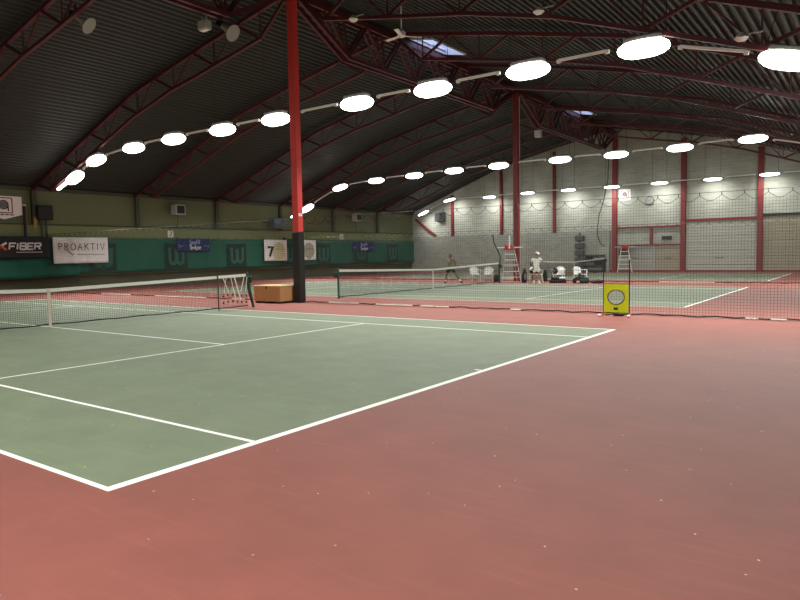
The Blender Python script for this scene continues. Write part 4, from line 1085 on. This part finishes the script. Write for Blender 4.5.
    skin_mesh('shirt', sc, shirt, t, 2)
    so = [([(*mid(pel, chest, .2), .140), (*pel, .148)], None)]
    for s in ('l', 'r'): so.append(([(*J['hip' + s], .118), (*mid(J['hip' + s], J['kn' + s], .62), .108)], (0, 1)))
    skin_mesh('shorts', so, shorts, t, 2)
    for s in ('l', 'r'):
        a = V(J['an' + s]); k = V(J['kn' + s]); m = MB(); fd = V(J['toe' + s]).normalized()
        m.tube([tuple(a + (k - a) * .3), tuple(a + V((0, 0, .0)))], [.05, .045], 10); m.build('sock', sock, t)
        sd = fd.cross(V((0, 0, 1))); u = sd.cross(fd); m = MB(); m.ell((0, 0, 0), 1, 1, 1, 12, 8)
        m.v = [tuple(a - V((0, 0, .035)) + fd * (.06 + x * .145) + sd * y * .052 + u * (max(z, -.6) * .058)) for x, y, z in m.v]; m.build('shoe', shoe, t, smooth=True)
    return t
# local frame: +x is to the right as the camera sees it, -y towards the camera
J = dict(pelvis=(0, 0, .92), chest=(-.01, 0, 1.27), neck=(0, 0, 1.45), head=(.02, -.02, 1.58),
         shl=(-.19, 0, 1.38), ell=(-.25, .03, 1.12), wrl=(-.2, -.08, .9), hal=(-.18, -.11, .82),
         shr=(.18, 0, 1.38), elr=(.27, -.06, 1.16), wrr=(.40, -.18, 1.12), har=(.46, -.22, 1.10),
         hipl=(-.09, 0, .86), knl=(-.12, -.02, .47), anl=(-.14, 0, .085), hipr=(.09, 0, .86), knr=(.12, -.02, .47), anr=(.14, .0, .085), toel=(-.25, -1, 0), toer=(.35, -1, 0))
PX, PY = -9.42, 28.05
person('person in white cap, shirt and shorts standing with a racket held out', (PX, PY, 0), FA, J, M['skin_tan'], M['cloth_white'], M['cloth_white'], M['white_plastic'], M['cloth_white'], (.35, -1, -.25), cap=M['cloth_white'], hair=M['hair'])
J2 = dict(pelvis=(.02, 0, .86), chest=(.03, 0, 1.2), neck=(.0, 0, 1.38), head=(-.02, -.02, 1.52),
          shl=(-.15, -.05, 1.31), ell=(-.12, -.22, 1.08), wrl=(.02, -.32, 1.22), hal=(.06, -.34, 1.3),
          shr=(.2, .05, 1.31), elr=(.3, .1, 1.06), wrr=(.22, -.05, .9), har=(.19, -.1, .83),
          hipl=(-.1, 0, .8), knl=(-.26, -.12, .46), anl=(-.30, .02, .10), hipr=(.12, 0, .8), knr=(.3, -.06, .48), anr=(.56, .1, .12), toel=(-.6, -1, 0), toer=(.7, -.8, -.35))
person('person with dark hair, olive shirt and black shorts striding behind the middle net', (-14.2, 27.75, 0), FA, J2, M['skin_dark'], M['cloth_olive'], M['cloth_black'], M['black'], M['cloth_white'], (-.5, -1, -.1), hair=M['hair'])
# racket in the standing player's hand
t = thing('tennis_racket', 'dark tennis racket held low by the white-clad player', 'racket', (PX, PY, 0), FA)
t.scale = (.94, .94, .94)
h = V((.48, -.23, 1.09)); d = V((.45, -.25, -.62)).normalized(); side = d.cross(V((0, 1, 0))).normalized()
s = MB(); s.tube([tuple(h - d * .08), tuple(h + d * .14)], .016, 8); s.build('grip', M['black'], t)
s = MB(); s.tube([tuple(h + d * .14), tuple(h + d * .3)], .01, 8)
cc = h + d * .46
s.tube([tuple(cc + d * .17 * math.cos(2 * PI * i / 24) + side * .12 * math.sin(2 * PI * i / 24)) for i in range(25)], .011, 6); s.build('frame', M['black'], t)
s = MB()
for k in range(-6, 7):
    q = k / 7; e = math.sqrt(1 - q * q)
    s.thread([tuple(cc + side * .12 * q - d * .17 * e), tuple(cc + side * .12 * q + d * .17 * e)], .0015); s.thread([tuple(cc + d * .17 * q - side * .12 * e), tuple(cc + d * .17 * q + side * .12 * e)], .0015)
s.build('strings', M['grey_box'], t)

# ------------------------------------------------------------------ sky seen through the skylights
wd = bpy.data.worlds.new('sky'); scene.world = wd; wd.use_nodes = True
bg = wd.node_tree.nodes['Background']; bg.inputs['Color'].default_value = (.55, .68, 1.0, 1); bg.inputs['Strength'].default_value = 3.2

# ------------------------------------------------------------------ camera
cam = bpy.data.cameras.new('camera'); co = bpy.data.objects.new('camera', cam); COL.objects.link(co)
yaw, pitch, roll = 2.19765, -.06936, -.017506
f = Vector((math.cos(pitch) * math.cos(yaw), math.cos(pitch) * math.sin(yaw), math.sin(pitch)))
r = f.cross(Vector((0, 0, 1))).normalized(); u = r.cross(f)
r2 = r * math.cos(roll) + u * math.sin(roll); u2 = -r * math.sin(roll) + u * math.cos(roll)
mw = Matrix(((r2.x, u2.x, -f.x, 4.2919), (r2.y, u2.y, -f.y, -2.4347), (r2.z, u2.z, -f.z, 1.6078), (0, 0, 0, 1)))
co.matrix_world = mw
cam.sensor_width = 36; cam.lens = 661.6 / 800 * 36; cam.clip_end = 300; cam.clip_start = .05
scene.camera = co

vs_ = scene.view_settings
vs_.view_transform = 'Standard'; vs_.look = 'None'; vs_.gamma = 1; vs_.use_curve_mapping = False
vs_.exposure = 0.1
